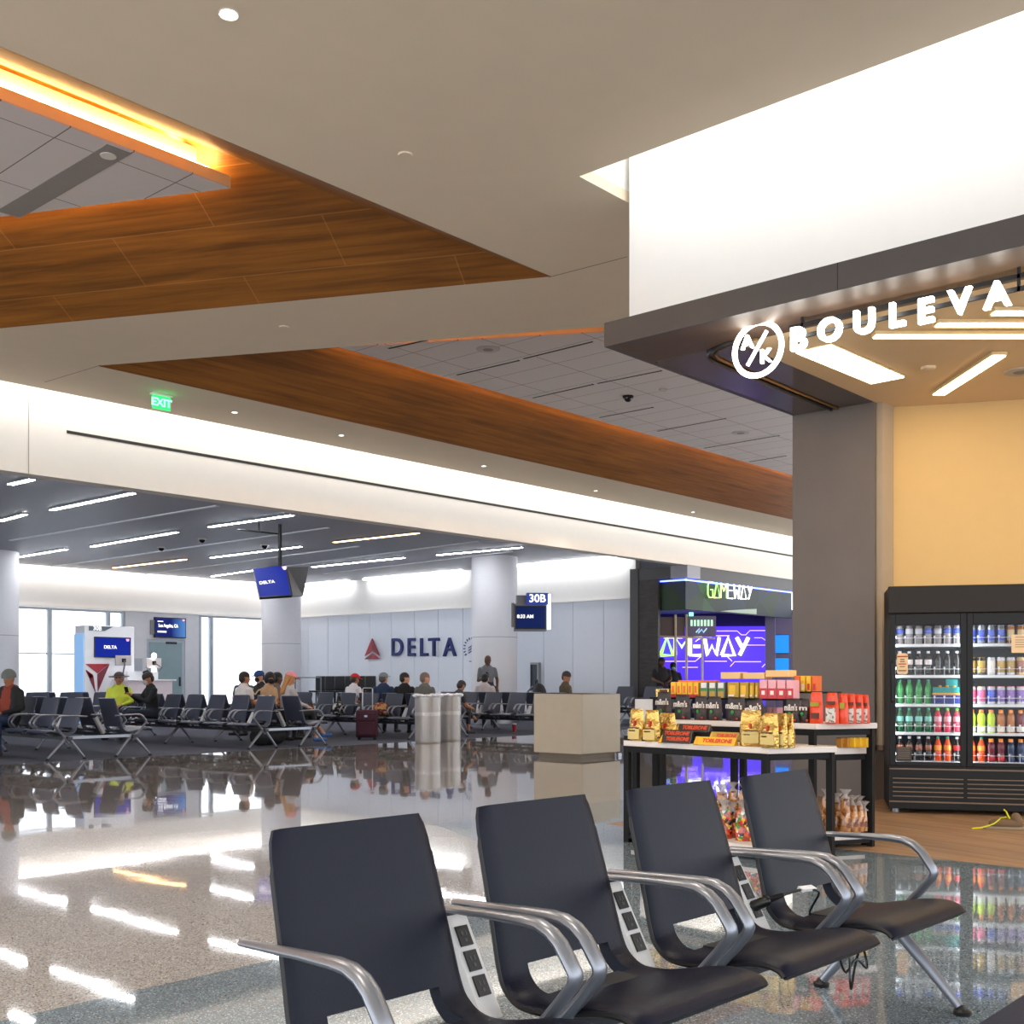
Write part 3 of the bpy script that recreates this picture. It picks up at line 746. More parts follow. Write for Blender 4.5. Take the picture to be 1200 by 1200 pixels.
# plain blank strip in the left cloud
a, b = atz(8, 252, ZK), atz(142, 173, ZK)
t = thing('ceiling_strip', 'flat grey blank strip with round cap across the left tile cloud', 'ceiling strip', (a + b) / 2); dd = b - a; w = Vector((-dd.y, dd.x, 0)).normalized()
q = MB(); q.obox((0, 0, -.002), dd / 2 * .97, w * .12, (0, 0, .003)); obj('strip', q, mat('grey strip', C(150, 144, 138), rough=.7), t)
q = MB(); q.lathe([(.07, -.012), (.075, 0)], 18, tuple(dd * .40)); obj('cap', q, trim_w, t)

# gate-area linear lights
lw = emis('white linear light', (.95, .97, 1), 34); lo = emis('amber linear light', (1, .55, .22), 12)
rail_m = mat('grey light rail', C(150, 154, 162), rough=.5)
def linear(p0, p1, e, label, w=.042, grp='linear lights of the gate ceiling'):
    a, b = atz(*p0, ZW - .02), atz(*p1, ZW - .02)
    t = thing('linear_light', label, 'ceiling light', (a + b) / 2, group=grp); dd = b - a; n = Vector((-dd.y, dd.x, 0)).normalized()
    q = MB(); q.obox((0, 0, .004), dd / 2, n * (w + .02), (0, 0, .016)); obj('housing', q, rail_m, t)
    q = MB(); q.obox((0, 0, -.014), dd / 2 * .99, n * w, (0, 0, .006)); obj('diffuser', q, e, t)
WL = [((60, 597), (157, 577)), ((107, 640), (208, 623)), ((0, 610), (30, 602)), ((0, 656), (78, 643)), ((245, 617), (343, 603)), ((247, 653), (353, 640)), ((248, 675), (297, 668)), ((366, 664), (474, 653)), ((512, 650), (612, 641))]
nm = ['the longest, nearest the bulkhead at left', 'second along at left', 'cut by the left column, nearer one', 'cut by the left column, farther one', 'right of centre, nearest the bulkhead', 'behind the hanging screens', 'low beside the hanging screens', 'just right of the hanging screens', 'touching the round column']
for (a, b), s in zip(WL, nm): linear(a, b, lw, 'white linear light in the grey gate ceiling, ' + s)
linear((391, 635), (491, 624), lo, 'amber linear light in the grey gate ceiling, nearer the bulkhead on the right')
linear((133, 665), (218, 655), lo, 'amber linear light in the grey gate ceiling, far left over the podium')
linear((12, 567), (38, 561), lw, 'short white light tucked under the bulkhead at far left', w=.05)
tracks = [((12, 633), (255, 592)), ((60, 664), (385, 618)), ((160, 674), (420, 640)), ((330, 664), (560, 634)), ((380, 672), (600, 646))]
for i, (a, b) in enumerate(tracks):
    a, b = atz(*a, ZW - .004), atz(*b, ZW - .004); dd = b - a; n = Vector((-dd.y, dd.x, 0)).normalized()
    t = thing('light_track', 'thin unlit pale track in the grey gate ceiling, number %s counting away from the bulkhead' % 'one two three four five'.split()[i], 'track', (a + b) / 2, group='unlit ceiling tracks')
    q = MB(); q.obox((0, 0, 0), dd / 2, n * .04, (0, 0, .02)); obj('rail', q, mat('pale track', C(244, 246, 250), rough=.5), t)
for px, py, s in ((189, 641, 'beside the second white light'), (237, 631, 'near the centre lights'), (310, 638, 'behind the screen pole')):
    dome(atz(px, py, ZW), 'small white dome camera in the grey gate ceiling ' + s, .10, trim_w)

# hanging twin screens
blk = mat('screen bezel', C(12, 12, 14), rough=.35)
def scrm(name, c1, c2, es=1.0):
    m = mat(name, c1, rough=.5, var=0, spec=.15, emit=c1, es=es * .65); N, L, b = nodes(m)
    tc = N.new('ShaderNodeTexCoord'); g = N.new('ShaderNodeTexGradient'); g.gradient_type = 'LINEAR'
    mp = N.new('ShaderNodeMapping'); mp.inputs['Rotation'].default_value = (0, 0, .5)
    L.new(tc.outputs['Generated'], mp.inputs[0]); L.new(mp.outputs[0], g.inputs[0])
    r = N.new('ShaderNodeValToRGB'); r.color_ramp.elements[0].color = tuple(c1) + (1,); r.color_ramp.elements[1].color = tuple(c2) + (1,)
    r.color_ramp.elements[0].position = .45; r.color_ramp.elements[1].position = 1.2 if False else 1.0
    L.new(g.outputs[0], r.inputs[0]); L.new(r.outputs[0], b.inputs['Emission Color']); b.inputs['Base Color'].default_value = (.01, .01, .02, 1)
    return m
blue_s = mat('blue screen', C(4, 14, 70), rough=.5, var=0, spec=.15, emit=C(0, 30, 140), es=.6)
blue_g = scrm('blue gradient screen', C(4, 24, 104), C(90, 150, 220))
wtxt = emis('white screen text', (1, 1, 1), .9); red_e = emis('red screen mark', C(230, 30, 60), 1.0)
def tri(mb, o, r, u, n, pts, t=.004, m=0): mb.plate(pts, o, r, u, n, t, m)
pt = atd(328, 662, 25.0)
t = thing('hanging_screens', 'pair of blue airline screens hung back to back on a ceiling pole', 'screens', (pt.x, pt.y, ZW))
q = MB(); q.box(pt.x - .03, pt.y - .03, pt.z - .1, pt.x + .03, pt.y + .03, ZW); q.tube([(pt.x - .9, pt.y + .3, ZW - .18), (pt.x, pt.y, ZW - .22)], .018, 6); q.tube([(pt.x - .45, pt.y + .15, ZW), (pt.x - .45, pt.y + .15, ZW - .2)], .02, 6); obj('pole', q, black, t, world=True)
def board(name, cs, par, ms, th=.06):
    """slab from four world corners (tl,tr,br,bl) in front, thickness behind"""
    tl, tr, br_, bl = [Vector(c) for c in cs]; n = (tr - tl).cross(bl - tl).normalized()
    q = MB(); vs = [tl, tr, br_, bl, tl + n * th, tr + n * th, br_ + n * th, bl + n * th]
    q.add(vs, [(0, 3, 2, 1), (4, 5, 6, 7), (0, 1, 5, 4), (1, 2, 6, 5), (2, 3, 7, 6), (3, 0, 4, 7)], 0); return obj(name, q, ms, par, world=True)
# left screen faces the concourse, right one turned away
A = [atd(296, 666, 24.6), atd(334.5, 662, 24.8), atd(342, 697.5, 24.4), atd(304, 700, 24.2)]
b1 = board('screen', A, t, blk, .08)
ce = sum(A, Vector()) / 4; sh = [ce + (a - ce) * .955 for a in A]; nrm = (A[3] - A[0]).cross(A[1] - A[0]).normalized()
board('display', [a + nrm * .006 for a in sh], b1, blue_s, .004)
rr = (A[1] - A[0]).normalized(); uu = -(A[3] - A[0]).normalized()
text('DELTA', .11, wtxt, b1, ce + nrm * .012 - rr * .12 - uu * .02, rr, nrm.cross(rr), bold=0)
q = MB(); q.plate([(-.05, 0), (.05, 0), (.03, -.08), (0, -.10), (-.03, -.08)], A[1] + (ce - A[1]) * .11 + nrm * .010, rr, uu, nrm, .004); obj('red_mark', q, red_e, b1, world=True)
B = [atd(337, 665, 24.9), atd(362, 664, 26.0), atd(355, 698, 25.8), atd(343, 698.5, 24.5)]
b2 = board('screen', B, t, mat('screen back', C(34, 34, 38), rough=.5), .06)

# gate number sign on the column
cs_ = Vector((23.55, 21.3, 0))
o30 = atd(622, 716, 28.2)
t = thing('gate_sign', 'blue 30B gate sign with a flight screen bracketed to the round column', 'sign', (o30.x, o30.y, o30.z))
rv = Vector((SN, -CS, 0)); fv = Vector((CS, SN, 0)); rv2 = (rv * .97 + fv * .12).normalized(); nv = Vector((rv2.y, -rv2.x, 0)); nv = nv if nv.dot(fv) < 0 else -nv
q = MB(); q.obox(o30 + Vector((0, 0, -.16)) - nv * .12, rv2 * .40, nv * .10, (0, 0, .34)); q.obox(o30 + Vector((0, 0, .27)) - nv * .12 + rv2 * (-.10), rv2 * .25, nv * .09, (0, 0, .12)); obj('housing', q, mat('grey sign housing', C(120, 122, 128), rough=.4), t, world=True)
q = MB(); q.obox(o30 + Vector((0, 0, -.16)) - nv * .01, rv2 * .385, nv * .015, (0, 0, .29)); s30 = obj('screen', q, blk, t, world=True)
q = MB(); q.obox(o30 + Vector((0, 0, -.16)) + nv * .008, rv2 * .36, nv * .004, (0, 0, .265)); obj('display', q, mat('night screen', C(4, 12, 40), rough=.5, spec=.15, var=0, emit=C(6, 26, 80), es=.6), s30, world=True)
text('8:33 AM', .12, wtxt, s30, o30 + Vector((0, 0, -.14)) + nv * .014 - rv2 * .14, rv2, (0, 0, 1), bold=.002)
q = MB(); q.obox(o30 + Vector((0, 0, .30)) + rv2 * .16, rv2 * .27, nv * .09, (0, 0, .145)); bl = obj('number_panel', q, mat('navy sign face', C(22, 48, 128), rough=.35, emit=C(22, 48, 128), es=.5, var=0), t, world=True)
text('30B', .27, wtxt, bl, o30 + Vector((0, 0, .30)) + rv2 * .15 + nv * .096, rv2, (0, 0, 1), bold=.004)
q = MB(); q.obox(o30 + Vector((0, 0, -.02)) + rv2 * .45 + nv * .02, rv2 * .03, nv * .1, (0, 0, .43)); obj('light_edge', q, emis('pale green edge', (.9, 1, .85), 1.6), t, world=True)
q = MB(); q.obox(o30 - rv2 * .44 + Vector((0, 0, -.1)) - nv * .1, rv2 * .03, nv * .06, (0, 0, .3)); obj('bracket', q, mat('grey sign housing', (0, 0, 0)), t, world=True)

# airline lettering on the panelled wall
navy = mat('navy letters', C(12, 34, 104), rough=.5); redl = mat('red emblem', C(176, 26, 48), rough=.4); redd = mat('dark red emblem', C(122, 22, 42), rough=.4)
t = thing('wall_lettering', 'large navy airline name with red arrow emblem on the panelled wall', 'wall sign', (XD, 27, 1.9))
yl = lambda px: atX(px, 760, XD).y
zc = atX(490, 760, XD).z
xs = [('D', 466), ('E', 482.5), ('L', 497), ('T', 509), ('A', 527.5)]
for ch, px in xs:
    c = atX(px, 759.5, XD - .03); hgt = (770 - 749) * 36.8 / CF
    text(ch, hgt * 1.42, navy, t, (XD - .05, c.y, c.z), *FX, name='letter', ext=.03, bold=.012)
y1, y2 = yl(429.5), yl(447.5); zb = atX(438, 772.5, XD).z; zt = atX(438, 748.5, XD).z; ym = (y1 + y2) / 2
def L2(fr, fz): return (-(y1 + (y2 - y1) * fr), zb + (zt - zb) * fz)
q = MB(); o = (XD - .06, 0, 0)
q.plate([L2(.5, 1), L2(.03, .16), L2(.5, .42)], o, *FX, (-1, 0, 0), .05, 0); q.plate([L2(.5, 1), L2(.5, .42), L2(.97, .16)], o, *FX, (-1, 0, 0), .05, 1)
q.plate([L2(0, 0), L2(.5, .28), L2(.5, .0)], o, *FX, (-1, 0, 0), .05, 1); q.plate([L2(.5, 0), L2(.5, .28), L2(1, 0)], o, *FX, (-1, 0, 0), .05, 0)
obj('emblem', q, [redl, redd], t, world=True)
t = thing('alliance_emblem', 'small round navy alliance emblem on the panelled wall, half behind the column', 'wall sign', (XD, 23.4, 2.2))
c = atX(553.5, 760, XD); q = MB()
for k in range(20):
    g = 2 * PI * k / 20
    if k in (15, 16, 17): continue
    q.obox((XD - .03, c.y + .32 * math.cos(g), c.z + .32 * math.sin(g)), (.01, 0, 0), (0, -math.sin(g) * .014, math.cos(g) * .014), (0, math.cos(g) * .035, math.sin(g) * .035))
for k in range(3):
    q.tube([(XD - .03, c.y + .14, c.z - .14 + .08 * k), (XD - .03, c.y, c.z - .08 + .08 * k), (XD - .03, c.y - .14, c.z + .04 + .08 * k)], .014, 6)
q.obox((XD - .03, c.y, c.z - .40), (.01, 0, 0), (0, .10, 0), (0, 0, .012))
obj('ring_mark', q, navy, t, world=True)

# wall cabinet
c = atX(629, 793, XD); t = thing('wall_cabinet', 'narrow steel extinguisher cabinet on the panelled wall behind the planter', 'cabinet', (XD, c.y, c.z))
q = MB(); q.box(XD - .12, c.y - .16, c.z - .45, XD, c.y + .16, c.z + .42); obj('body', q, mat('brushed steel', C(150, 152, 156), metal=.7, rough=.35), t, world=True, bevel=.01)
q = MB(); q.box(XD - .135, c.y - .10, c.z - .4, XD - .12, c.y + .06, c.z + .36); obj('door', q, mat('dark pane', C(70, 80, 90), rough=.15), t, world=True)
q = MB(); q.box(XD - .15, c.y + .08, c.z - .4, XD - .12, c.y + .12, c.z + .36); obj('handle', q, black, t, world=True)

# gate podium tower, counter and its monitors, wall screen
p0 = Vector((14.5, 27.4, 0)); wdt = 1.40; zt = atY(130, 733.5, 27.4).z
whp = mat('white podium panel', C(240, 240, 244), rough=.35); bluep = mat('pale blue podium side', C(160, 200, 236), rough=.3, emit=C(120, 170, 225), es=.35, var=0)
t = thing('podium_tower', 'white gate podium tower with blue screen and red arrow emblem', 'podium', (p0.x + wdt / 2, p0.y, 0))
q = MB(); q.box(p0.x, p0.y, 0, p0.x + wdt, p0.y + .5, zt); obj('body', q, whp, t, world=True, bevel=.02)
q = MB(); q.box(p0.x - .02, p0.y + .03, 0, p0.x, p0.y + .5, zt - .22); obj('side_panel', q, bluep, t, world=True)
pz = lambda px, py: atY(px, py, p0.y)
q = MB(); a = pz(104, 733.5); b = pz(122, 739.5); c = pz(132, 733.5); q.plate([(a.x, b.z), (b.x, b.z), (c.x, a.z), (a.x, a.z)], (0, p0.y - .001, 0), *FY, (0, -1, 0), .02); dk = obj('number_band', q, mat('slate band', C(86, 98, 108), rough=.4), t, world=True)
text('30B', .15, mat('white letters', C(250, 250, 250), emit=(1, 1, 1), es=.35, var=0), dk, (a.x + .22, p0.y - .03, (a.z + b.z) / 2), *FY, bold=.004)
a, b = pz(110, 746), pz(152.5, 771); q = MB(); q.box(a.x, p0.y - .04, b.z, b.x, p0.y, a.z); sc = obj('screen', q, blk, t, world=True)
q = MB(); q.box(a.x + .02, p0.y - .046, b.z + .02, b.x - .02, p0.y - .04, a.z - .02); obj('display', q, blue_s, sc, world=True)
text('DELTA', .12, wtxt, sc, ((a.x * .58 + b.x * .42), p0.y - .052, (a.z + b.z) / 2), *FY, bold=0)
q = MB(); q.plate([(-.05, 0), (.05, 0), (.03, -.06), (-.03, -.06)], (b.x - .1, p0.y - .05, a.z - .04), *FY, (0, -1, 0), .004); obj('red_mark', q, red_e, sc, world=True)
def pq(px, py): v = pz(px, py); return (v.x, v.z)
q = MB(); o = (0, p0.y - .001, 0)
q.plate([pq(100, 778), pq(127.5, 778), pq(114, 789)], o, *FY, (0, -1, 0), .02, 0); q.plate([pq(128, 778.5), pq(114.5, 810), pq(114, 790)], o, *FY, (0, -1, 0), .02, 1)
q.plate([pq(100.5, 785), pq(109, 791), pq(106, 796)], o, *FY, (0, -1, 0), .02, 0); q.plate([pq(100.5, 786), pq(109, 792), pq(111.5, 811)], o, *FY, (0, -1, 0), .02, 1)
obj('emblem', q, [redl, redd], t, world=True)
yc = 26.6; a, b = atY(150, 789, yc), atY(202, 800, yc)
t = thing('gate_counter', 'white gate counter with pinkish front right of the podium tower', 'counter', ((a.x + b.x) / 2, yc, 0))
q = MB(); q.box(a.x, yc, 0, b.x, yc + .7, 1.18); obj('body', q, mat('pinkish counter front', C(226, 212, 218), rough=.35), t, world=True, bevel=.01)
q = MB(); q.box(a.x - .05, yc - .08, 1.18, b.x + .08, yc + .72, 1.22); obj('counter_top', q, whp, t, world=True, bevel=.01)
q = MB(); q.box(a.x + .1, yc + .2, 1.22, b.x - .3, yc + .24, 1.42); obj('screen_panel', q, whp, t, world=True)
def monitor(px, py, label, lamp):
    c = atY(px, py, yc + .4); t = thing('monitor', label, 'monitor', (c.x, c.y, 1.22))
    q = MB(); q.box(c.x - .22, c.y - .02, c.z - .13, c.x + .22, c.y + .02, c.z + .13); obj('casing', q, mat('silver casing', C(196, 186, 186), rough=.35), t, world=True, bevel=.01)
    q = MB(); q.box(c.x - .05, c.y - .05, c.z - .05, c.x + .05, c.y - .02, c.z + .05); obj('bracket', q, black, t, world=True)
    q = MB(); q.tube([(c.x, c.y - .05, c.z), (c.x + (.18 if lamp else -.02), c.y - .1, c.z - .12), (c.x - .05, c.y - .02, 1.22)], .02, 6); obj('arm', q, mat('grey arm', C(90, 96, 104), rough=.4), t, world=True)
monitor(144.5, 774, 'silver monitor seen from behind in front of the tower screen', False)
monitor(180, 777, 'silver monitor seen from behind in front of the service door', True)
for px, py, s in ((180.5, 768.5, 'above'), (180.5, 785.5, 'below')):
    c = atY(px, py, yc + .34); t = thing('desk_lamp', 'bright round lamp glowing just %s the monitor by the service door' % s, 'lamp', c); q = MB(); q.ellipsoid((0, 0, 0), .075, .03, .075); obj('bulb', q, emis('lamp bulb', (1, .99, .95), 9), t); q = MB(); q.tube([(0, .02, 0), (0, .05, -.1)], .012, 6); obj('stem', q, black, t)
c = atY(170.5, 795, yc + .1); t = thing('barcode_scanner', 'black hand scanner standing on the gate counter', 'scanner', (c.x, c.y, 1.22)); q = MB(); q.capsule((0, 0, .0), (.0, .0, .16), .03, .022, 8); obj('grip', q, black, t); q = MB(); q.capsule((-.02, .04, .18), (.02, -.06, .2), .035, .045, 8); obj('head', q, black, t)
a, b = atY(181.5, 723, YW - .1), atY(218, 748, YW - .1)
t = thing('wall_screen', 'blue destination screen on the wall above the service door', 'screen', ((a.x + b.x) / 2, YW - .1, (a.z + b.z) / 2))
q = MB(); q.box(a.x, YW - .1, b.z, b.x, YW - .02, a.z); obj('casing', q, blk, t, world=True); q = MB(); q.box(a.x + .03, YW - .106, b.z + .03, b.x - .03, YW - .1, a.z - .03); obj('display', q, blue_g, t, world=True)
q = MB(); q.box(a.x - .12, YW - .08, b.z + .1, a.x, YW, a.z - .1); obj('bracket', q, mat('grey sign housing', (0, 0, 0)), t, world=True)
wd_ = b.x - a.x
text('Los Angeles, CA', .15, wtxt, t, (a.x + wd_ * .42, YW - .112, (a.z + b.z) / 2 + .06), *FY, bold=.003, fit=wd_ * .62)
for x0_, x1_, z_, h_ in ((.08, .26, a.z - .15, .03), (.08, .36, b.z + .17, .05)):
    q = MB(); q.box(a.x + wd_ * x0_, YW - .110, z_, a.x + wd_ * x1_, YW - .107, z_ + h_); obj('text_line', q, wtxt, t, world=True)
q = MB(); q.plate([(-.05, 0), (.05, 0), (.03, -.06), (-.03, -.06)], (b.x - .1, YW - .108, a.z - .04), *FY, (0, -1, 0), .004); obj('red_mark', q, red_e, t, world=True)
c = atY(160, 778, YW); t = thing('wall_plate', 'small grey notice plate on the wall between podium tower and service door', 'plate', c); q = MB(); q.box(-.2, -.02, -.22, .2, 0, .18); obj('plate', q, mat('grey plate', C(176, 182, 194), rough=.5), t)
# ---------------------------------------------------------------- shop sign under the header
XL = XH + .34
sgn = emis('warm white sign face', (1, .93, .82), 5.5); sgs = mat('sign return', C(240, 220, 190), rough=.4, emit=(1, .75, .45), es=1.2, var=0)
t = thing('storefront_sign', 'glowing white shop name letters with a round badge hanging under the dark header', 'sign', (XL, 4.0, 3.9))
q = MB(); yA = atX(925, 400, XL).y
q.box(XL + .03, -2, ZS - .075, XL + .05, yA + .02, ZS - .045); q.box(XL + .03, -2, ZS - .16, XL + .05, yA + .02, ZS - .13)
for yy in (yA - .1, 2.5, 1.0): q.box(XL + .03, yy, ZS - .16, XL + .045, yy + .02, ZS)
obj('mounting_rail', q, dark_metal, t, world=True)
LET = [('B', 937, 399), ('O', 974, 388.5), ('U', 1014, 379), ('L', 1052, 371), ('E', 1086, 366.5), ('V', 1126, 356), ('A', 1170, 347.5), ('R', 1219, 337), ('D', 1268, 325)]
hB = (414.5 - 384.5) / CF * 8.55
for ch, px, py in LET:
    c = atX(px, py, XL); d_ = text(ch, hB * 1.24, sgn, t, (XL - .02, c.y, c.z), *FX, name='letter', ext=.022, bold=.006)
c = atX(888.8, 409.5, XL); ro = .205
q = MB()
P = [(XL - .01, c.y + ro * math.cos(2 * PI * k / 48), c.z + ro * math.sin(2 * PI * k / 48)) for k in range(49)]
q.tube(P, .021, 8, 0, cap=False)
obj('ring', q, sgn, t, world=True)
text('A', .15, sgn, t, (XL - .02, c.y + .085, c.z + .065), *FX, name='letter', ext=.015, bold=.002)
text('K', .15, sgn, t, (XL - .02, c.y - .075, c.z - .075), *FX, name='letter', ext=.015, bold=.002)
q = MB(); q.tube([(XL - .02, c.y + .085, c.z - .115), (XL - .02, c.y - .085, c.z + .125)], .014, 8); obj('slash', q, sgn, t, world=True)
q = MB(); q.box(XL, c.y - .01, c.z + ro, XL + .015, c.y + .01, ZS); obj('hanger', q, dark_metal, t, world=True)

# shop lights
warm = emis('warm shop light', (1, .74, .38), 10)
def bar(a, b, w, label, m=warm, grp='long shop lights', z=ZS - .012):
    a, b = Vector(a), Vector(b); t = thing('shop_light', label, 'ceiling light', (a + b) / 2, group=grp); dd = b - a; n = Vector((-dd.y, dd.x, 0)).normalized()
    q = MB(); q.obox((0, 0, .004), dd / 2 + dd.normalized() * .01, n * (w + .012), (0, 0, .014)); obj('housing', q, mat('cream housing', C(220, 196, 150), rough=.5), t)
    q = MB(); q.obox((0, 0, -.014), dd / 2, n * w, (0, 0, .005)); obj('diffuser', q, m, t)
for px, py, s in ((1025, 392.5, 'lowest of three parallel bars'), (1098, 379, 'middle of three parallel bars'), (1164, 365, 'topmost of three parallel bars')):
    a = atz(px, py, ZS - .02); bar(a, a + Vector((SN, -CS, 0)) * 4.2, .04, 'long warm light bar across the shop ceiling, ' + s)
bar(atz(1100, 461, ZS - .02), atz(1171, 415, ZS - .02), .055, 'short slanted warm light bar on the shop ceiling')
a, b = atz(953, 407, ZS), atz(1040, 444, ZS)
bar(a, b, .16, 'wide warm trough light beside the shop pillar', emis('trough glow', (1, .84, .55), 5), z=ZS)
t = thing('smoke_detector', 'small cream smoke detector on the shop ceiling', 'detector', atz(1088, 430, ZS)); q = MB(); q.lathe([(.045, -.03), (.06, -.02), (.065, 0)], 20); obj('body', q, mat('cream plastic', C(225, 200, 165), rough=.5), t)
speaker(atz(1196, 435, ZS), .14, 'round cream speaker in the shop ceiling at the right edge')

# ---------------------------------------------------------------- drinks fridge
FR = Matrix.Translation((9.93, 4.24, 0)); FA = ADG
fk = mat('black fridge paint', C(13, 10, 9), rough=.4, var=.05, spec=.3); fh = mat('dark brown fridge header', C(34, 25, 18), rough=.45, spec=.3)
ft = mat('bronze strip and lit slat edge', C(120, 100, 82), rough=.35, metal=.6); wire = mat('white coated wire', C(226, 232, 240), rough=.35)
shelf_m = mat('white fridge shelf', C(232, 238, 246), rough=.4); fin = mat('fridge liner', C(60, 62, 72), rough=.5)
W, D, Hh = 1.33, .85, 2.045
t = thing('drinks_fridge', 'tall black glass-door drinks fridge against the yellow wall', 'fridge', (9.93, 4.24, 0), FA)
q = MB(); q.box(0, .06, .04, .05, D, Hh, 0); q.box(W - .05, .06, .04, W, D, Hh, 0); q.box(0, D - .04, .04, W, D, Hh, 0); q.box(0, .05, 1.76, W, D, Hh, 0); q.box(0, .05, .04, W, D, .43, 0)
q.box(.05, D - .06, .43, W - .05, D - .04, 1.76, 1); q.box(.64, .10, .43, .66, .14, 1.76, 0)
obj('body', q, [fk, fin], t)
q = MB(); q.box(-.01, .0, 1.80, W + .01, .1, Hh); obj('header_panel', q, fh, t, bevel=.006)
q = MB()
for x in (.06, W - .06): q.lathe([(.03, 0), (.03, .04)], 14, (x, .14, 0)); q.lathe([(.03, 0), (.03, .04)], 14, (x, D - .1, 0))
obj('foot', q, MATS['brushed steel'], t)
q = MB(); q.box(.0, .03, .05, W, .05, .43, 0)
for z in (.395, .10): q.box(.0, .022, z, W, .032, z + .012, 1)
for z in (.315, .275, .235, .195, .155):
    for x0, x1 in ((.03, .625), (.66, W - .03)): q.box(x0, .020, z - .004, x1, .03, z + .004, 1)  # slats in bronze: light on the louvre edges put into their colour
obj('grille', q, [fk, ft], t)
def fdoor(x0, x1, hx):
    q = MB(); f_ = .052
    q.box(x0, 0, .43, x0 + f_, .05, 1.79); q.box(x1 - f_, 0, .43, x1, .05, 1.79); q.box(x0 + f_, 0, .43, x1 - f_, .05, .465); q.box(x0 + f_, 0, 1.69, x1 - f_, .05, 1.79)
    d = obj('door', q, fk, t, bevel=.004)
    q = MB(); q.box(x0 + f_, .02, .465, x1 - f_, .026, 1.69); obj('glass', q, glassmat('fridge glass', (1, 1, 1), .012) if 'fridge glass' not in MATS else MATS['fridge glass'], d)
    q = MB(); q.tube([(hx, 0, 1.0), (hx, -.04, 1.02), (hx, -.04, 1.35), (hx, 0, 1.37)], .010, 6); obj('handle', q, fk, d); return d
d1 = fdoor(.0, .650, .02); d2 = fdoor(.652, W, W - .02)
led_f = emis('fridge light tube', (.86, .95, 1), 12)
for x, s in ((.047, ''), (.626, ''), (.679, ''), (W - .047, '')):
    q = MB(); q.box(x - .006, .062, .47, x + .006, .078, 1.74); l = obj('light_tube', q, led_f, t)
ZSH = [1.522, 1.242, .982, .727, .468]
for z in ZSH:
    for x0, x1 in ((.056, .64), (.668, W - .056)):
        q = MB(); q.box(x0, .10, z - .018, x1, D - .08, z); q.box(x0, .09, z - .022, x1, .102, z + .004); sh_ = obj('shelf', q, shelf_m, t)
        q = MB(); n_ = 7
        q.tube([(x0, .088, z + .058), (x1, .088, z + .058)], .0025, 5)
        for k in range(n_ + 1):
            x = x0 + (x1 - x0) * k / n_; q.tube([(x, .088, z), (x, .088, z + .075)], .0022, 5); q.box(x - .008, .084, z + .06, x + .008, .088, z + .078)
        obj('rail', q, wire, sh_)
# stickers on the doors
cr = mat('cream sticker', C(240, 205, 160), rough=.6); rdt = mat('red print', C(200, 40, 30), rough=.6); dkt = mat('dark print', C(50, 50, 56), rough=.6)
q = MB(); P = []
for cx_, cz_, a0 in ((.115, 1.42, 0), (.065, 1.42, 90), (.065, 1.275, 180), (.115, 1.275, 270)):
    for k in range(4): g = R(a0 + 30 * k); P.append((cx_ + .022 * math.cos(g) + .02, cz_ + .022 * math.sin(g)))
q.plate(P, (0, .0195, 0), *FY, (0, -1, 0), .001); st_ = obj('sticker', q, cr, d1); st_['label'] = 'cream round-cornered sticker with red print'
for z_, hw, m_, hh in ((1.412, .045, rdt, .012), (1.385, .018, dkt, .008), (1.366, .02, dkt, .007), (1.345, .032, rdt, .010), (1.322, .022, dkt, .007), (1.285, .034, dkt, .009)):
    q = MB(); q.box(.11 - hw, .0178, z_ - hh / 2, .11 + hw, .0186, z_ + hh / 2); obj('print_line', q, m_, st_)
q = MB(); q.box(.056, .0185, .47, .19, .0195, .60); st2 = obj('sticker', q, mat('charcoal sticker', C(58, 52, 48), rough=.5), d1); st2['label'] = 'charcoal notice sticker at the bottom'
for z_ in (.585, .567, .549, .531, .513, .495): 
    q = MB(); q.box(.07, .0178, z_, .175, .0185, z_ + .006); obj('print_line', q, mat('grey print', C(130, 118, 104), rough=.6), st2)
q = MB(); q.box(1.02, .0185, 1.44, 1.20, .0195, 1.60); st3 = obj('notice', q, cr, d2); st3['label'] = 'cream paper notice taped inside'
for z_ in (1.575, 1.55, 1.53, 1.51, 1.49): q = MB(); q.box(1.05, .0178, z_, 1.13, .0185, z_ + .005); obj('print_line', q, MATS['grey print'], st3)

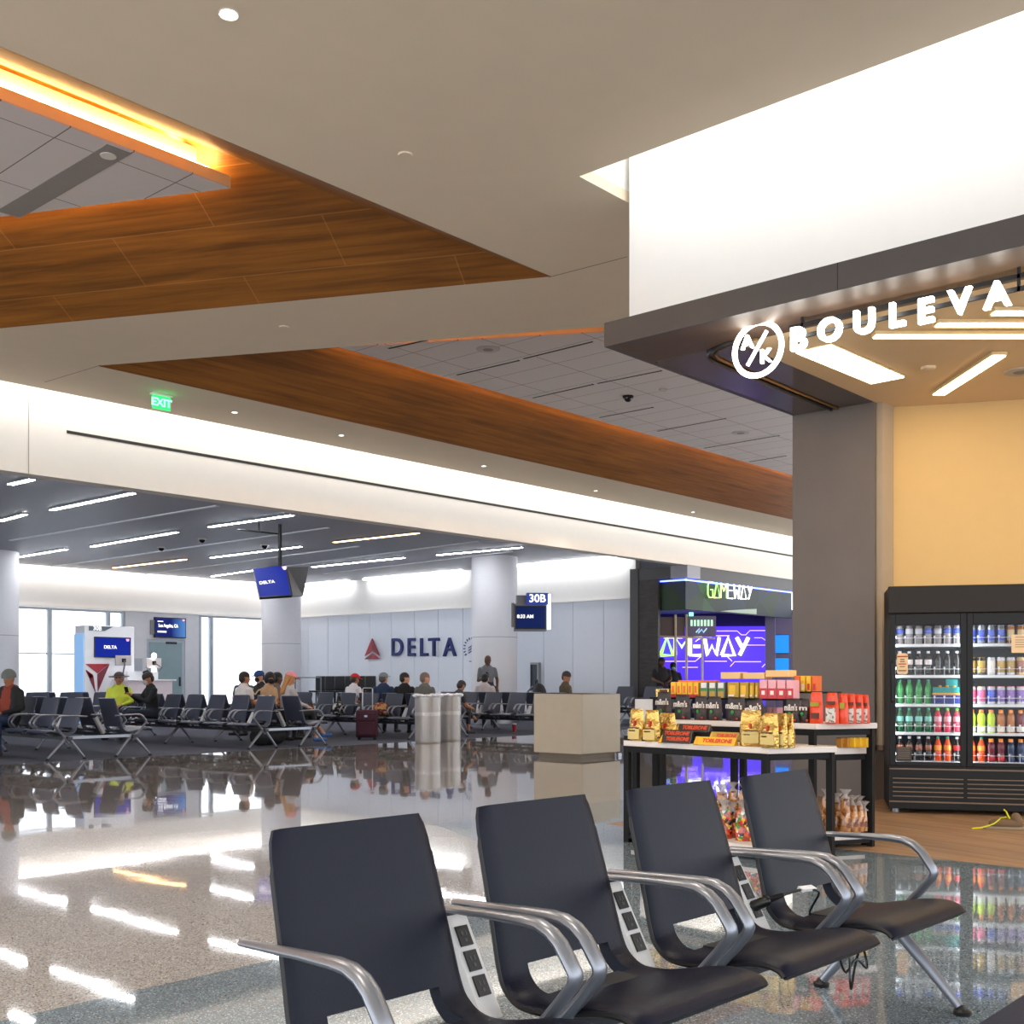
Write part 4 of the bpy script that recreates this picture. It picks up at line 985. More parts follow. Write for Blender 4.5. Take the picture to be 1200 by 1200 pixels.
# bottles and cans
FM = Matrix.Translation((9.93, 4.24, 0)) @ Matrix.Rotation(FA, 4, 'Z')
def pmat(n, c, **k): return mat(n, C(*c), **{**dict(rough=.18, var=0, coat=.3), **k})
BOT = {}
def bottle_proto(kind, body, label, cap, hs=1.0):
    key = (kind, body, label, cap)
    if key in BOT: return BOT[key]
    if kind == 'soda':
        b = [(.028, 0), (.033, .012), (.033, .075), (.030, .09), (.033, .105), (.0335, .13), (.030, .155), (.018, .185), (.013, .198), (.013, .205)]; l = [(.0338, .098), (.0342, .10), (.0342, .142), (.0335, .144)]; c = [(.0155, .200), (.0155, .218), (.014, .22), (.0001, .22)]
    elif kind == 'sport':
        b = [(.031, 0), (.036, .01), (.036, .06), (.032, .085), (.035, .10), (.037, .14), (.033, .165), (.024, .178), (.018, .184)]; l = [(.0372, .012), (.0374, .014), (.0374, .058), (.037, .06)]; c = [(.022, .180), (.022, .205), (.019, .212), (.0001, .212)]
    elif kind == 'can':
        b = [(.026, 0), (.032, .008), (.032, .115), (.027, .124)]; l = [(.0323, .02), (.0325, .022), (.0325, .10), (.0323, .102)]; c = [(.027, .122), (.0275, .127), (.026, .127), (.0001, .125)]
    else:
        b = [(.023, 0), (.0285, .008), (.0285, .145), (.024, .155)]; l = [(.0288, .03), (.029, .032), (.029, .12), (.0288, .122)]; c = [(.024, .153), (.0245, .158), (.023, .158), (.0001, .156)]
    r = []
    for pr_, m_ in ((b, body), (l, label), (c, cap)): q = MB(); q.lathe(pr_, 16); r.append(q.mesh('part', [MATS[m_]]))
    BOT[key] = r; return r
for n_, c_ in dict(cola=(30, 18, 16), brownlabel=(150, 84, 60), whitecap=(226, 226, 232), redlabel=(196, 30, 44), whitelabel=(226, 220, 222), greenb=(44, 150, 70), greend=(10, 96, 52), aqualabel=(120, 200, 190), mintcap=(30, 150, 110), pinkb=(206, 60, 84), pinklabel=(236, 160, 176), limecap=(80, 220, 60), orangeb=(226, 78, 20), orangelabel=(250, 150, 50), clearb=(150, 140, 140), bluelabel=(50, 80, 200), paleb=(196, 196, 204), silver=(200, 204, 212), goldb=(176, 140, 40), blackb=(30, 30, 34), limeb=(190, 220, 40), glabel=(226, 226, 220), orangecap=(240, 140, 40), amberb=(176, 104, 30), maroon=(110, 24, 44), navyb=(28, 50, 90), purple=(130, 90, 180), royal=(40, 70, 200), pinkcan=(230, 90, 140), tan=(206, 170, 110)).items(): pmat('drink ' + n_, c_, metal=.7 if n_ in ('silver',) else 0)
ORD = ['first', 'second', 'third', 'fourth', 'fifth', 'sixth', 'seventh', 'eighth']
def row(side, ri, items, kindname, group):
    x0 = .062 if side == 0 else .674
    desc = ['top', 'second', 'third', 'fourth', 'bottom'][ri]; sd = ['left', 'right'][side]
    for i, it in enumerate(items):
        if it is None: continue
        kind, body, label, cap, words = it
        ms = bottle_proto(kind, 'drink ' + body, 'drink ' + label, 'drink ' + cap)
        pos = FM @ Vector((x0 + .036 + i * .0815, .16, ZSH[ri] + .0005))
        nm = 'drink_can' if kind in ('can', 'slim') else 'drink_bottle'
        t = thing(nm, '%s, %s on %s shelf, %s fridge door' % (words, ORD[i], desc, sd), 'can' if nm == 'drink_can' else 'bottle', pos, FA + random.uniform(-.4, .4), group='drinks on the %s shelf, %s fridge door' % (desc, sd))
        s_ = {'soda': 1.0, 'sport': .98, 'can': 1.28, 'slim': 1.05}[kind]
        t.scale = (.98 if kind in ('soda', 'sport') else 1.12,) * 2 + (s_,)
        for me, pn in zip(ms, ('body', 'label', 'cap' if nm == 'drink_bottle' else 'lid')): link(pn, me, t)
row(0, 0, [('soda', 'clearb', 'bluelabel' if i in (0, 3, 5, 6) else 'paleb', 'bluelabel', 'clear bottle with %s label' % ('blue' if i in (0, 3, 5, 6) else 'pale')) for i in range(7)], '', '')
row(0, 1, [('soda', 'cola', 'whitelabel' if i < 4 else 'blackb', 'whitecap', 'dark bottle with white cap and %s label' % ('white' if i < 4 else 'black')) for i in range(7)], '', '')
row(0, 2, [('soda', 'greenb', 'greenb', 'mintcap', 'clear green bottle') for i in range(4)], '', '')
row(0, 3, [('soda', 'greend', 'aqualabel', 'mintcap', 'green bottle with pale label')] * 4 + [('soda', 'pinkb', 'pinklabel', 'limecap', 'pink-red bottle with lime cap')] * 3, '', '')
row(0, 4, [('soda', 'cola', 'brownlabel', 'whitecap', 'dark bottle with brown label')] * 4 + [('soda', 'orangeb', 'orangelabel', 'mintcap', 'orange bottle with green cap')] * 2 + [('soda', 'cola', 'redlabel', 'whitecap', 'dark bottle with red label')], '', '')
row(1, 0, [('slim', 'silver', 'royal', 'silver', 'slim blue and silver can')] * 4 + [('slim', 'amberb', 'tan', 'silver', 'slim amber can')] * 3, '', '')
row(1, 1, [('can', 'blackb', 'goldb', 'goldb', 'black and gold can')] * 2 + [('can', 'paleb', 'whitelabel', 'silver', 'white can')] + [('can', 'paleb', 'goldb', 'silver', 'white can with gold patch')] * 2 + [('can', 'tan', 'brownlabel', 'silver', 'tan can')] * 2, '', '')
row(1, 2, [('can', 'paleb', 'pinkcan', 'goldb', 'white can with pink band')] * 2 + [('can', 'paleb', 'royal', 'pinkcan', 'white can with blue band')] + [('can', 'paleb', 'purple', 'pinkcan', 'white can with violet band')] * 4, '', '')
row(1, 3, [('sport', 'limeb', 'glabel', 'orangecap', 'lime sports bottle')] * 3 + [('sport', 'amberb', 'glabel', 'orangecap', 'amber sports bottle')] * 2 + [('sport', 'maroon', 'glabel', 'orangecap', 'maroon sports bottle')] * 2, '', '')
row(1, 4, [('soda', 'orangeb', 'orangelabel', 'mintcap', 'orange soda bottle with green cap')] * 2 + [('sport', 'maroon', 'redlabel', 'orangecap', 'dark red sports bottle')] * 2 + [('sport', 'navyb', 'navyb', 'orangecap', 'dark blue sports bottle')] * 3, '', '')
# carrier pack on the third shelf
tl_ = FM @ Vector((.50, .14, ZSH[2])); t = thing('bottle_carrier', 'teal and navy cardboard bottle carrier on the third shelf behind the left fridge door', 'carton', tl_, FA)
q = MB(); q.box(-.125, -.045, 0, .125, .05, .085); obj('lower_panel', q, mat('navy carton', C(20, 44, 130), rough=.5), t, bevel=.003)
q = MB(); q.box(-.126, -.046, .085, .126, .051, .102); obj('gold_band', q, mat('gold carton', C(226, 168, 40), rough=.5), t)
q = MB(); q.box(-.125, -.045, .102, .10, .05, .155); q.obox((.04, 0, .19), (.05, 0, 0), (0, .005, 0), (0, 0, .035)); obj('upper_panel', q, mat('teal carton', C(20, 140, 140), rough=.5), t, bevel=.003)
for k in range(3): q = MB(); q.lathe([(.014, .15), (.014, .17), (.0001, .171)], 12, (-.06 + .06 * k, -.01, 0)); obj('bottle_cap', q, mat('orange cap', C(240, 150, 30), rough=.4), t)
# trainer with yellow laces at the right edge
c = atz(1178, 972, 0)
t = thing('trainer_shoe', 'brown grey trainer with yellow laces on the shop floor before the fridge', 'shoe', c, ADG + PI)
q = MB(); q.prism([(-.14, -.035), (-.1, -.05), (.08, -.05), (.15, -.03), (.17, 0), (.15, .035), (.06, .045), (-.1, .042), (-.14, .03)], 0, .025); obj('sole', q, mat('grey sole', C(150, 132, 110), rough=.6), t, bevel=.006)
q = MB(); q.capsule((-.08, 0, .05), (.09, 0, .045), .045, .036, 12); q.capsule((-.09, 0, .06), (-.08, 0, .10), .042, .038, 12); obj('upper', q, mat('brown grey upper', C(116, 92, 66), rough=.7), t)
q = MB(); q.tube([(-.02, -.03, .085), (.0, .02, .1), (.03, -.02, .09), (.05, .03, .08), (.09, .05, .05), (.14, .065, .03), (.2, .06, .012), (.26, .08, .01)], .006, 6); q.tube([(-.03, .02, .09), (-.01, -.01, .14), (.01, .0, .16)], .006, 6); obj('lace', q, mat('yellow lace', C(222, 226, 40), rough=.5), t)
# ---------------------------------------------------------------- sweets tables
slabw = mat('pale wood effect slab', C(226, 214, 206), rough=.4, var=.03)
blackm = mat('black steel frame', C(9, 9, 10), rough=.6, spec=.25)
def table(name, label, f0, f1, b1, b0, z, th=.04, lower=.07, grp='nested sweets tables', fr=.045):
    P = [Vector(p) for p in (f0, f1, b1, b0)]; c = sum(P, Vector((0, 0))) / 4
    t = thing(name, label, 'table', (c.x, c.y, 0), group=grp)
    q = MB(); q.prism([(p.x, p.y) for p in P], z - th, z); obj('tabletop', q, slabw, t, world=True, bevel=.003)
    ins = [p + (c - p) * .05 for p in P]
    q = MB()
    for i in range(4):
        a, b = ins[i], ins[(i + 1) % 4]; dd = (b - a); n = Vector((-dd.y, dd.x)).normalized()
        q.obox(((a.x + b.x) / 2, (a.y + b.y) / 2, z - th - .022), (dd.x / 2, dd.y / 2, 0), (n.x * .018, n.y * .018, 0), (0, 0, .022))
    obj('frame', q, blackm, t, world=True)
    q = MB()
    for i in range(4):
        a, b = ins[i], ins[(i + 1) % 4]; dd = (b - a); n = Vector((-dd.y, dd.x)).normalized()
        q.obox(((a.x + b.x) / 2, (a.y + b.y) / 2, lower - .028), (dd.x / 2, dd.y / 2, 0), (n.x * .018, n.y * .018, 0), (0, 0, .012))
    obj('base_frame', q, blackm, t, world=True)
    for p in ins: q = MB(); q.box(p.x - .022, p.y - .022, 0, p.x + .022, p.y + .022, z - th); obj('leg', q, blackm, t, world=True)
    i2 = [p + (c - p) * .09 for p in P]
    q = MB(); q.prism([(p.x, p.y) for p in i2], lower - .018, lower + .02); obj('lower_shelf', q, slabw, t, world=True)
    return t
Z1, Z2, Z3 = .752, .892, .745
table('display_table', 'low white-topped sweets table with black legs nearest the seats', (6.88, 4.98), (6.74, 3.70), (7.20, 3.44), (7.36, 5.24), Z1)
table('display_table', 'tall white-topped sweets table behind the low one, red bags on its right end', (7.42, 5.10), (7.42, 3.70), (7.87, 3.45), (7.87, 5.34), Z2)
table('display_table', 'small low sweets table tucked under the right end of the tall one', (7.70, 4.55), (7.66, 3.68), (7.93, 3.54), (7.93, 4.6), Z3 - .03, th=.05)

# riser on the tall table
ZRS = 1.063
t = thing('display_riser', 'black steel riser shelf standing on the tall sweets table', 'display stand', (7.68, 4.6, Z2))
q = MB(); q.box(7.60, 4.02, ZRS - .014, 7.84, 5.24, ZRS); obj('shelf', q, blackm, t, world=True)
for x, y in ((7.615, 4.05), (7.615, 5.21), (7.82, 4.05), (7.82, 5.21)): q = MB(); q.box(x - .01, y - .01, Z2, x + .01, y + .01, ZRS - .014); obj('leg', q, blackm, t, world=True)
q = MB(); q.box(7.76, 4.02, ZRS, 7.78, 5.24, ZRS + .03); obj('back_rail', q, blackm, t, world=True)
q = MB(); q.box(7.70, 3.72, ZRS + .04, 7.86, 4.00, ZRS + .052); obj('side_shelf', q, blackm, t, world=True); q = MB(); q.box(7.77, 3.76, Z2, 7.79, 3.78, ZRS + .04); obj('leg', q, blackm, t, world=True)

def carton(px0, px1, py0, py1, X, label, m, name='sweet_box', depth=.09, grp=None, face=None, z=None, cat='box', mark=None):
    """upright carton: left/right/top/bottom in the photo on the plane X"""
    a, b = atX(px0, py1, X), atX(px1, py0, X); z0 = z if z is not None else a.z; h = (py1 - py0) / CF * (a - Vector((0, 0, CH))).dot(Vector((CS, SN, 0)))
    y0, y1 = b.y + .003, a.y - .003
    t = thing(name, label, cat, (X + depth / 2, (y0 + y1) / 2, z0), group=grp)
    q = MB(); q.box(-depth / 2, -(y1 - y0) / 2, 0, depth / 2, (y1 - y0) / 2, h); obj('body', q, m, t, bevel=.004)
    if face:
        for k_, (fz0, fz1, fy0, fy1, fm) in enumerate(face):
            q = MB(); q.box(-depth / 2 - .0015 - .001 * k_, -(y1 - y0) * (fy1 - .5), h * fz0, -depth / 2 - .0003, -(y1 - y0) * (fy0 - .5), h * fz1); obj('print_panel', q, fm, t)
    return t
yel = mat('yellow carton', C(244, 190, 40), rough=.45); orng = mat('orange carton', C(240, 110, 30), rough=.45); redc = mat('red carton', C(204, 44, 54), rough=.45)
pinkc = mat('pink carton', C(236, 170, 178), rough=.45); grnc = mat('grey green carton', C(120, 128, 120), rough=.45); olive = mat('mustard carton', C(190, 150, 30), rough=.45); tanc = mat('tan display tray', C(236, 196, 130), rough=.5); whc = mat('white print', C(236, 230, 224), rough=.5); grn = mat('green print', C(60, 130, 50), rough=.5)
W4 = ['first', 'second', 'third', 'fourth', 'fifth', 'sixth']
for i in range(5):
    carton(785.5 + 6.6 * i, 792 + 6.6 * i, 798, 816, 7.63, 'yellow and orange carton with red print, %s from the left on the riser' % W4[i], yel, grp='yellow cartons on the riser', face=[(0, .22, 0, 1, redc), (.3, .75, .25, .7, orng)], z=ZRS)
for i in range(3):
    carton(820 + 10 * i, 829.5 + 10 * i, 795, 813.5, 7.63, 'grey green carton, %s of three on the riser' % W4[i], grnc, grp='grey green cartons on the riser', face=[(.45, .58, 0, 1, grn), (.0, .4, .15, .85, olive), (.62, .95, .15, .85, whc)], z=ZRS)
for i in range(4):
    x0 = (852, 866.5, 878, 884.5)[i]; x1 = (866, 877.5, 884, 889)[i]
    carton(x0, x1, 795.5, 814, 7.63, 'mustard carton, %s from the left beneath the tan trays' % W4[i], olive, grp='mustard cartons on the riser', face=[(.2, .8, .15, .7, yel), (.1, .2, .1, .6, whc)], z=ZRS)
for i in range(4):
    x0 = (889.5, 899.5, 910, 921)[i]; x1 = (899, 909.5, 920.5, 930)[i]
    carton(x0, x1, 796, 818, 7.56, 'pink and red carton, %s from the left on the riser' % W4[i], pinkc, grp='pink cartons on the riser', face=[(0, .55, 0, 1, redc), (.2, .42, .3, .75, whc)], z=ZRS, depth=.10)
for i in range(4):
    carton(930.5 + 6.7 * i, 937 + 6.7 * i, 790.5, 809, 7.72, 'orange and yellow carton, %s from the left on the right side shelf' % W4[i], (orng, yel, yel, orng)[i], grp='cartons on the side shelf', face=[(.1, .5, .3, .8, whc if i == 1 else redc)], z=ZRS + .052)
carton(794, 837, 790, 797.5, 7.70, 'long flat orange carton lying behind the yellow cartons', orng, z=ZRS + .085)
carton(768, 784, 806, 816, 7.63, 'small gold bag-like carton at the left end of the riser', mat('gold foil', C(200, 162, 88), rough=.2, metal=.85, bump=.8, bscale=45), face=[(.6, .9, .3, .9, mat('brown print', C(80, 44, 20)))], z=ZRS)
for i, (x0, x1, y0, y1) in enumerate(((844, 867.5, 787, 795), (870, 896, 788, 795.5), (896.5, 925, 787, 795))):
    carton(x0, x1, y0, y1, 7.64, 'tan open display tray, %s of three above the mustard cartons' % W4[i], tanc, name='display_tray', depth=.12, grp='tan display trays', z=ZRS + .145 if i < 2 else ZRS + .16, cat='tray')
for i, x0 in enumerate((898, 905)): carton(x0, x0 + 6.5, 822, 838, 7.70, 'pale pink carton standing under the riser, %s of two' % W4[i], pinkc, z=Z2, face=[(0, .4, 0, 1, redc)], grp='pink cartons under the riser')
carton(930, 935.5, 811, 817, 7.69, 'small cream price card on the edge of the riser', tanc, name='price_card', depth=.01, z=ZRS - .02, cat='card')

def pouch(px0, px1, py0, py1, X, label, m, name='sweet_bag', th=.06, grp=None, lean=0.0, yaw=0.0, seal=True, z=None, cat='bag', parts=None, pinch=.8, tilt=0.0, seed=0):
    """soft stand-up bag"""
    a, b = atX(px0, py1, X), atX(px1, py0, X); z0 = z if z is not None else a.z
    dpt = (a - Vector((0, 0, CH))).dot(Vector((CS, SN, 0))); h = (py1 - py0) / CF * dpt; w = a.y - b.y
    rng = random.Random(seed + int(px0 * 7)); NU, NV = 12, 12; vs = []
    for side in (1, -1):
        for j in range(NV + 1):
            v = j / NV
            for i in range(NU + 1):
                u = i / NU * 2 - 1
                prof = math.sin(min(1, (v * 1.15 + .22)) * PI) ** .7 if v < .93 else 0
                prof = max(prof, 0) if v < .9 else max(0, prof * (1 - v) / .1)
                bul = (1 - abs(u) ** 3) * (.25 + .75 * prof) * (1 if v < .9 else max(0, (1 - v) / .1))
                wr = (rng.random() - .5) * .09 * (1 - abs(u))
                ww = w / 2 * (1 - (1 - pinch) * (1 - (2 * v - 1) ** 2 * .0 - (1 - v)) ** 2 * (1 if v > .6 else .5))
                vs.append((-side * th / 2 * (bul + wr * (v < .95) * (v > .02)) + lean * v * h, -u * ww, v * h))
    K = (NU + 1) * (NV + 1); fs = []
    for j in range(NV):
        for i in range(NU):
            p = j * (NU + 1) + i
            fs.append((p, p + 1, p + NU + 2, p + NU + 1)); fs.append((K + p, K + p + NU + 1, K + p + NU + 2, K + p + 1))
    for j in range(NV):
        for i in (0, NU):
            p = j * (NU + 1) + i; qd = (p, p + NU + 1, K + p + NU + 1, K + p); fs.append(qd if i == 0 else qd[::-1])
    for i in range(NU):
        fs.append((i, K + i, K + i + 1, i + 1)); p = NV * (NU + 1) + i; fs.append((p, p + 1, K + p + 1, K + p))
    t = thing(name, label, cat, (X + th / 2, (a.y + b.y) / 2, z0), yaw, group=grp)
    q = MB(); q.add(vs, fs); bo = obj('body', q, m, t, smooth=60)
    if tilt: t.rotation_euler = (tilt, 0, yaw)
    for p in parts or []:
        if p[0] == 'text':
            _, s_, sz, tm, fz, fy = p; me = text(s_, sz, tm, t, (-th / 2 - .004 + lean * fz * h, -w * fy, h * fz), *FX, world=False, bold=.001, ext=.003, fit=w * .82)
        else:
            _, fz0, fz1, fy0, fy1, pm_ = p; q = MB(); q.box(-th / 2 - .003 + lean * fz0 * h, -w * fy1, h * fz0, -th / 2 * .6 + lean * fz0 * h, -w * fy0, h * fz1); obj('print_panel', q, pm_, t)
    return t
gold = MATS['gold foil']; bro = MATS['brown print']; redp = mat('red ribbon print', C(190, 36, 30), rough=.4); goldp = mat('pale gold label', C(214, 186, 110), rough=.4)
for i, (x0, x1, y0, y1, X) in enumerate(((733.5, 751.5, 831, 868.5, 6.86), (751, 769.5, 832, 869, 6.84), (767, 789, 833, 866, 6.95))):
    pouch(x0, x1, y0, y1, X, 'gold foil sweet bag, %s of the left group on the low table' % W4[i], gold, grp='gold bags at the left', z=Z1, seed=i, th=.085, parts=[('p', .06, .38, -.36, .36, goldp), ('p', .47, .64, -.02, .07, redp), ('p', .40, .43, -.3, .3, bro), ('p', .30, .34, -.3, .1, bro)])
for i, (x0, x1, y0, y1, X, yw) in enumerate(((864.5, 889, 834, 876, 6.80, .3), (888, 909, 837, 877.5, 6.72, 0), (906, 920, 836, 876.5, 6.78, -.2), (915, 928, 836, 875.5, 6.84, -.3), (880, 897, 838, 872, 6.92, .1))):
    pouch(x0, x1, y0, y1, X, 'gold foil sweet bag, %s of the right group on the low table' % ['left-hand', 'front', 'third', 'right-hand', 'rear'][i], gold, grp='gold bags at the right', z=Z1, seed=10 + i, yaw=yw, th=.085, parts=[('p', .1, .40, -.36, .36, goldp), ('p', .5, .64, -.03, .05, redp), ('p', .43, .46, -.3, .3, bro), ('p', .31, .35, -.3, .0, bro)])
brb = cellmat('dark brown bag print', [C(44, 26, 20), C(36, 20, 16), C(60, 36, 26), C(30, 18, 14)], 14, rough=.4)
lett = mat('white bag letters', C(232, 222, 214), rough=.4); gdot = mat('green sweet print', C(30, 130, 50), rough=.3); rdot = mat('red sweet print', C(206, 50, 36), rough=.3)
for i, (x0, x1, y0, y1, tl) in enumerate(((767, 785, 816, 848, 0), (788, 807, 818, 847, 0), (811, 827, 819, 847, 0), (826, 844, 819, 847, 0), (848, 871, 819, 847, .05), (874, 897, 822, 848, -.2), (918, 936, 820, 848.5, 0), (936, 947, 820, 848.5, 0))):
    nm_ = ['at the far left', 'second from the left', 'third from the left', 'fourth from the left', 'fifth from the left', 'tilted, behind the right gold bags', 'right of the gold bags', 'thin, beside the red bags'][i]
    t = pouch(x0, x1, y0, y1, 7.50 if i < 6 else 7.46, 'dark brown sweet bag with white lettering, ' + nm_, brb, grp='brown sweet bags', z=Z2, th=.06, seed=20 + i, tilt=tl, parts=[('text', 'm&m\'s', .065, lett, .62, 0)] if i < 7 else [('text', 'm', .05, lett, .62, 0)])
    q = MB(); q.ellipsoid((-.034, .01, .066), .006, .014, .015); obj('green_print', q, gdot, t); q = MB(); q.ellipsoid((-.034, -.03, .02), .006, .010, .009); obj('red_print', q, rdot, t)
orb = mat('orange red foil', C(232, 66, 14), rough=.35, coat=.15, bump=.5, bscale=40); gn2 = mat('yellow green print', C(160, 150, 30)); dk2 = mat('dark print panel', C(92, 40, 24)); wh2 = cellmat('barcode label', [C(214, 206, 196), C(226, 220, 210), C(120, 116, 112), C(220, 214, 204)], 60, rough=.6)
pouch(946.5, 962.5, 812, 849, 7.43, 'orange red sweet bag standing alone beside the brown bags', orb, z=Z2, seed=40, parts=[('p', .55, .68, -.3, .3, gn2), ('p', .16, .34, -.26, .3, dk2)])
for i, (x0, x1, y0, X, yw) in enumerate(((964.5, 981, 812, 7.46, 0), (980, 992, 812.5, 7.50, .12), (989, 1001, 812.5, 7.55, .1), (998, 1010, 813, 7.59, .1), (1006, 1017, 813.5, 7.64, .1))):
    pouch(x0, x1, y0, 848.5 - i * .3, X, 'orange red sweet bag, %s in the row at the right end of the tall table' % W4[i], orb, z=Z2, seed=50 + i, yaw=yw, lean=.0, grp='orange red bags', pinch=.7, parts=[('p', .05, .52, -.3, .34, wh2), ('p', .62, .72, -.25, .3, dk2)] if i != 1 else [('p', .5, .7, -.2, .2, gn2)])
# chocolate bars (triangular cartons)
charc = mat('charcoal bar carton', C(40, 36, 34), rough=.35); yelb = mat('yellow bar carton', C(238, 176, 30), rough=.4); tcol = mat('red bar letters', C(206, 66, 30), rough=.4); tgold = mat('gold bar end', C(226, 160, 40), rough=.4); tsil = mat('steel bar end', C(96, 98, 96), rough=.35, metal=.3)
def tbar(px0, px1, py, X, label, m, z, grp, tm):
    a, b = atX(px0, py, X), atX(px1, py, X); L_ = a.y - b.y; s_ = .066
    t = thing('chocolate_bar', label, 'chocolate bar', (X, (a.y + b.y) / 2, z), group=grp)
    # triangular section: sloping front face
    q = MB(); q.add([(-s_ * .5, L_ / 2, 0), (s_ * .5, L_ / 2, 0), (s_ * .08, L_ / 2, s_ * .86), (-s_ * .5, -L_ / 2, 0), (s_ * .5, -L_ / 2, 0), (s_ * .08, -L_ / 2, s_ * .86)], [(0, 1, 2), (3, 5, 4), (0, 3, 4, 1), (1, 4, 5, 2), (2, 5, 3, 0)]); obj('carton', q, m, t, smooth=0, bevel=.004)
    up = Vector((.58, 0, .86)).normalized(); o = Vector((-s_ * .21, 0, s_ * .43)) + Vector((-.86, 0, .58)).normalized() * .002
    text('TOBLERONE', .042, tm, t, o + Vector((0, -.02, 0)), (0, -1, 0), up, world=False, ext=.001, bold=.002, fit=L_ * .72)
    q = MB()
    P = [(-s_ * .505, L_ / 2 * .99, 0), (-s_ * .505, L_ / 2 * .78, 0), (s_ * .06, L_ / 2 * .88, s_ * .84)]
    q.add([Vector(p) + Vector((-.0025, 0, .001)) for p in P] + [Vector(p) + Vector((.006, 0, -.004)) for p in P], [(0, 1, 2), (3, 5, 4), (0, 3, 4, 1), (1, 4, 5, 2), (2, 5, 3, 0)]); obj('peak_print', q, tgold, t, smooth=0)
G = 'triangular chocolate bars'
tbar(774, 811, 866, 6.83, 'charcoal triangular chocolate bar, lower front one on the low table', charc, Z1, G, tcol)
tbar(772, 812, 858, 6.92, 'charcoal triangular chocolate bar, middle one behind the front bar', charc, Z1 + .035, G, tcol)
tbar(793, 833, 850, 7.02, 'charcoal triangular chocolate bar, upper rear one', charc, Z1 + .075, G, tcol)
tbar(815, 863, 870, 6.80, 'yellow triangular chocolate bar at the table front', yelb, Z1, G, tcol)
tbar(833, 866, 860, 6.93, 'yellow grey triangular chocolate bar behind the front yellow bar', mat('yellow grey carton', C(176, 150, 60), rough=.4), Z1 + .03, G, tcol)
q = None
t = thing('bar_tray', 'low black tray carrying the rear chocolate bars', 'tray', (6.98, 4.5, Z1)); q = MB(); q.box(6.885, 4.30, Z1, 7.0, 4.98, Z1 + .034); q.box(6.97, 4.30, Z1, 7.07, 4.9, Z1 + .073); obj('tray', q, blackm, t, world=True)
a = atX(752, 824, 7.3); t = thing('price_holder', 'grey price holder standing behind the left gold bags', 'sign holder', (7.3, a.y, Z1)); q = MB(); q.box(7.295, a.y - .1, Z1 + .12, 7.305, a.y + .06, Z1 + .30); obj('card', q, mat('grey card', C(190, 186, 184), rough=.4), t, world=True); q = MB(); q.box(7.27, a.y - .06, Z1, 7.33, a.y + .03, Z1 + .01); q.box(7.296, a.y - .02, Z1, 7.304, a.y, Z1 + .13); obj('stand', q, blackm, t, world=True)
# small yellow packs on the nested table
for i in range(5):
    c_ = atX(985 + i * 7.4, 872, 7.70 + .035 * i); t = thing('sweet_box', 'small yellow pack, %s from the left on the small nested table' % W4[i], 'box', (c_.x, c_.y, Z3 - .03), group='yellow packs on the nested table'); q = MB(); q.box(-.03, -.022, 0, .03, .022, .07); obj('body', q, yel if i > 1 else mat('amber pack', C(196, 130, 40), rough=.4), t, bevel=.004)
# bags on the lower shelves
ZL = .09
clr = cellmat('clear bag of brown snacks', [C(150, 96, 52), C(186, 124, 66), C(120, 70, 40), C(206, 150, 96)], 30, rough=.15, coat=.7, bump=.7); clr2 = mat('clear bag top', C(206, 196, 190), rough=.12, coat=.6, alpha=.55, bump=.8, bscale=60)
gum = cellmat('multicoloured gummy bag', [C(196, 40, 30), C(40, 30, 26), C(220, 170, 40), C(60, 130, 60), C(150, 60, 40), C(230, 226, 220), C(30, 20, 20), C(210, 100, 40)], 38, rough=.15, coat=.6, bump=.5)
def shelf_bag(px0, px1, py0, X, label, m, grp, z=ZL, seed=0):
    a = atX(px0, 985, X); dpt = a.x * CS + a.y * SN; pyb = HZ + CF * (CH - z) / dpt
    t = pouch(px0, px1, py0, pyb, X, label, m, z=z, grp=grp, seed=seed, th=.10, pinch=.75)
    h = (pyb - py0) / CF * dpt; q = MB(); rg_ = random.Random(seed); q.lathe([(.032, h - .012), (.012, h + .012), (.020, h + .03), (.036 + .01 * rg_.random(), h + .055)], 9, (.0, .015 * (rg_.random() - .5), 0)); q.v = [(x * .7, y * 1.3, z + .012 * math.sin(9 * math.atan2(y, x) * .5) * (z > h)) for x, y, z in q.v]; obj('bag_top', q, clr2, t, smooth=60); return t
for i, (x0, x1, y0, X) in enumerate(((835, 853, 947, 6.92), (846, 860, 949, 6.99), (857, 876, 948, 6.90), (872, 890, 950, 6.93), (888, 904, 951, 6.96), (820, 838, 948, 6.95))):
    shelf_bag(x0, x1, y0, X, 'multicoloured gummy bag low under the low table, %s' % ['between the third and fourth seats', 'in the second rank', 'beside the fourth seat back', 'behind the fourth seat back', 'at the right end', 'behind the third seat back'][i], gum, 'gummy bags', seed=60 + i)
for i, (x0, x1, y0, X) in enumerate(((834, 850, 928, 7.55), (848, 862, 925, 7.58), (860, 876, 927, 7.56), (874, 890, 928, 7.58))):
    shelf_bag(x0, x1, y0, X, 'clear bag of brown snacks low behind the gummy bags, %s from the left' % W4[i], clr, 'snack bags behind the gummy bags', seed=70 + i, z=.115)
for i, (x0, x1, y0, X) in enumerate(((958, 974, 934, 7.52), (968, 984, 938, 7.62), (981, 993, 934, 7.58), (988, 1002, 942, 7.66), (997, 1009, 942, 7.72), (1004, 1013, 948, 7.76))):
    shelf_bag(x0, x1, y0, X, 'clear brown snack bag low under the right end of the tall table, %s' % W4[i], clr, 'snack bags at the right end', seed=80 + i, z=.115)
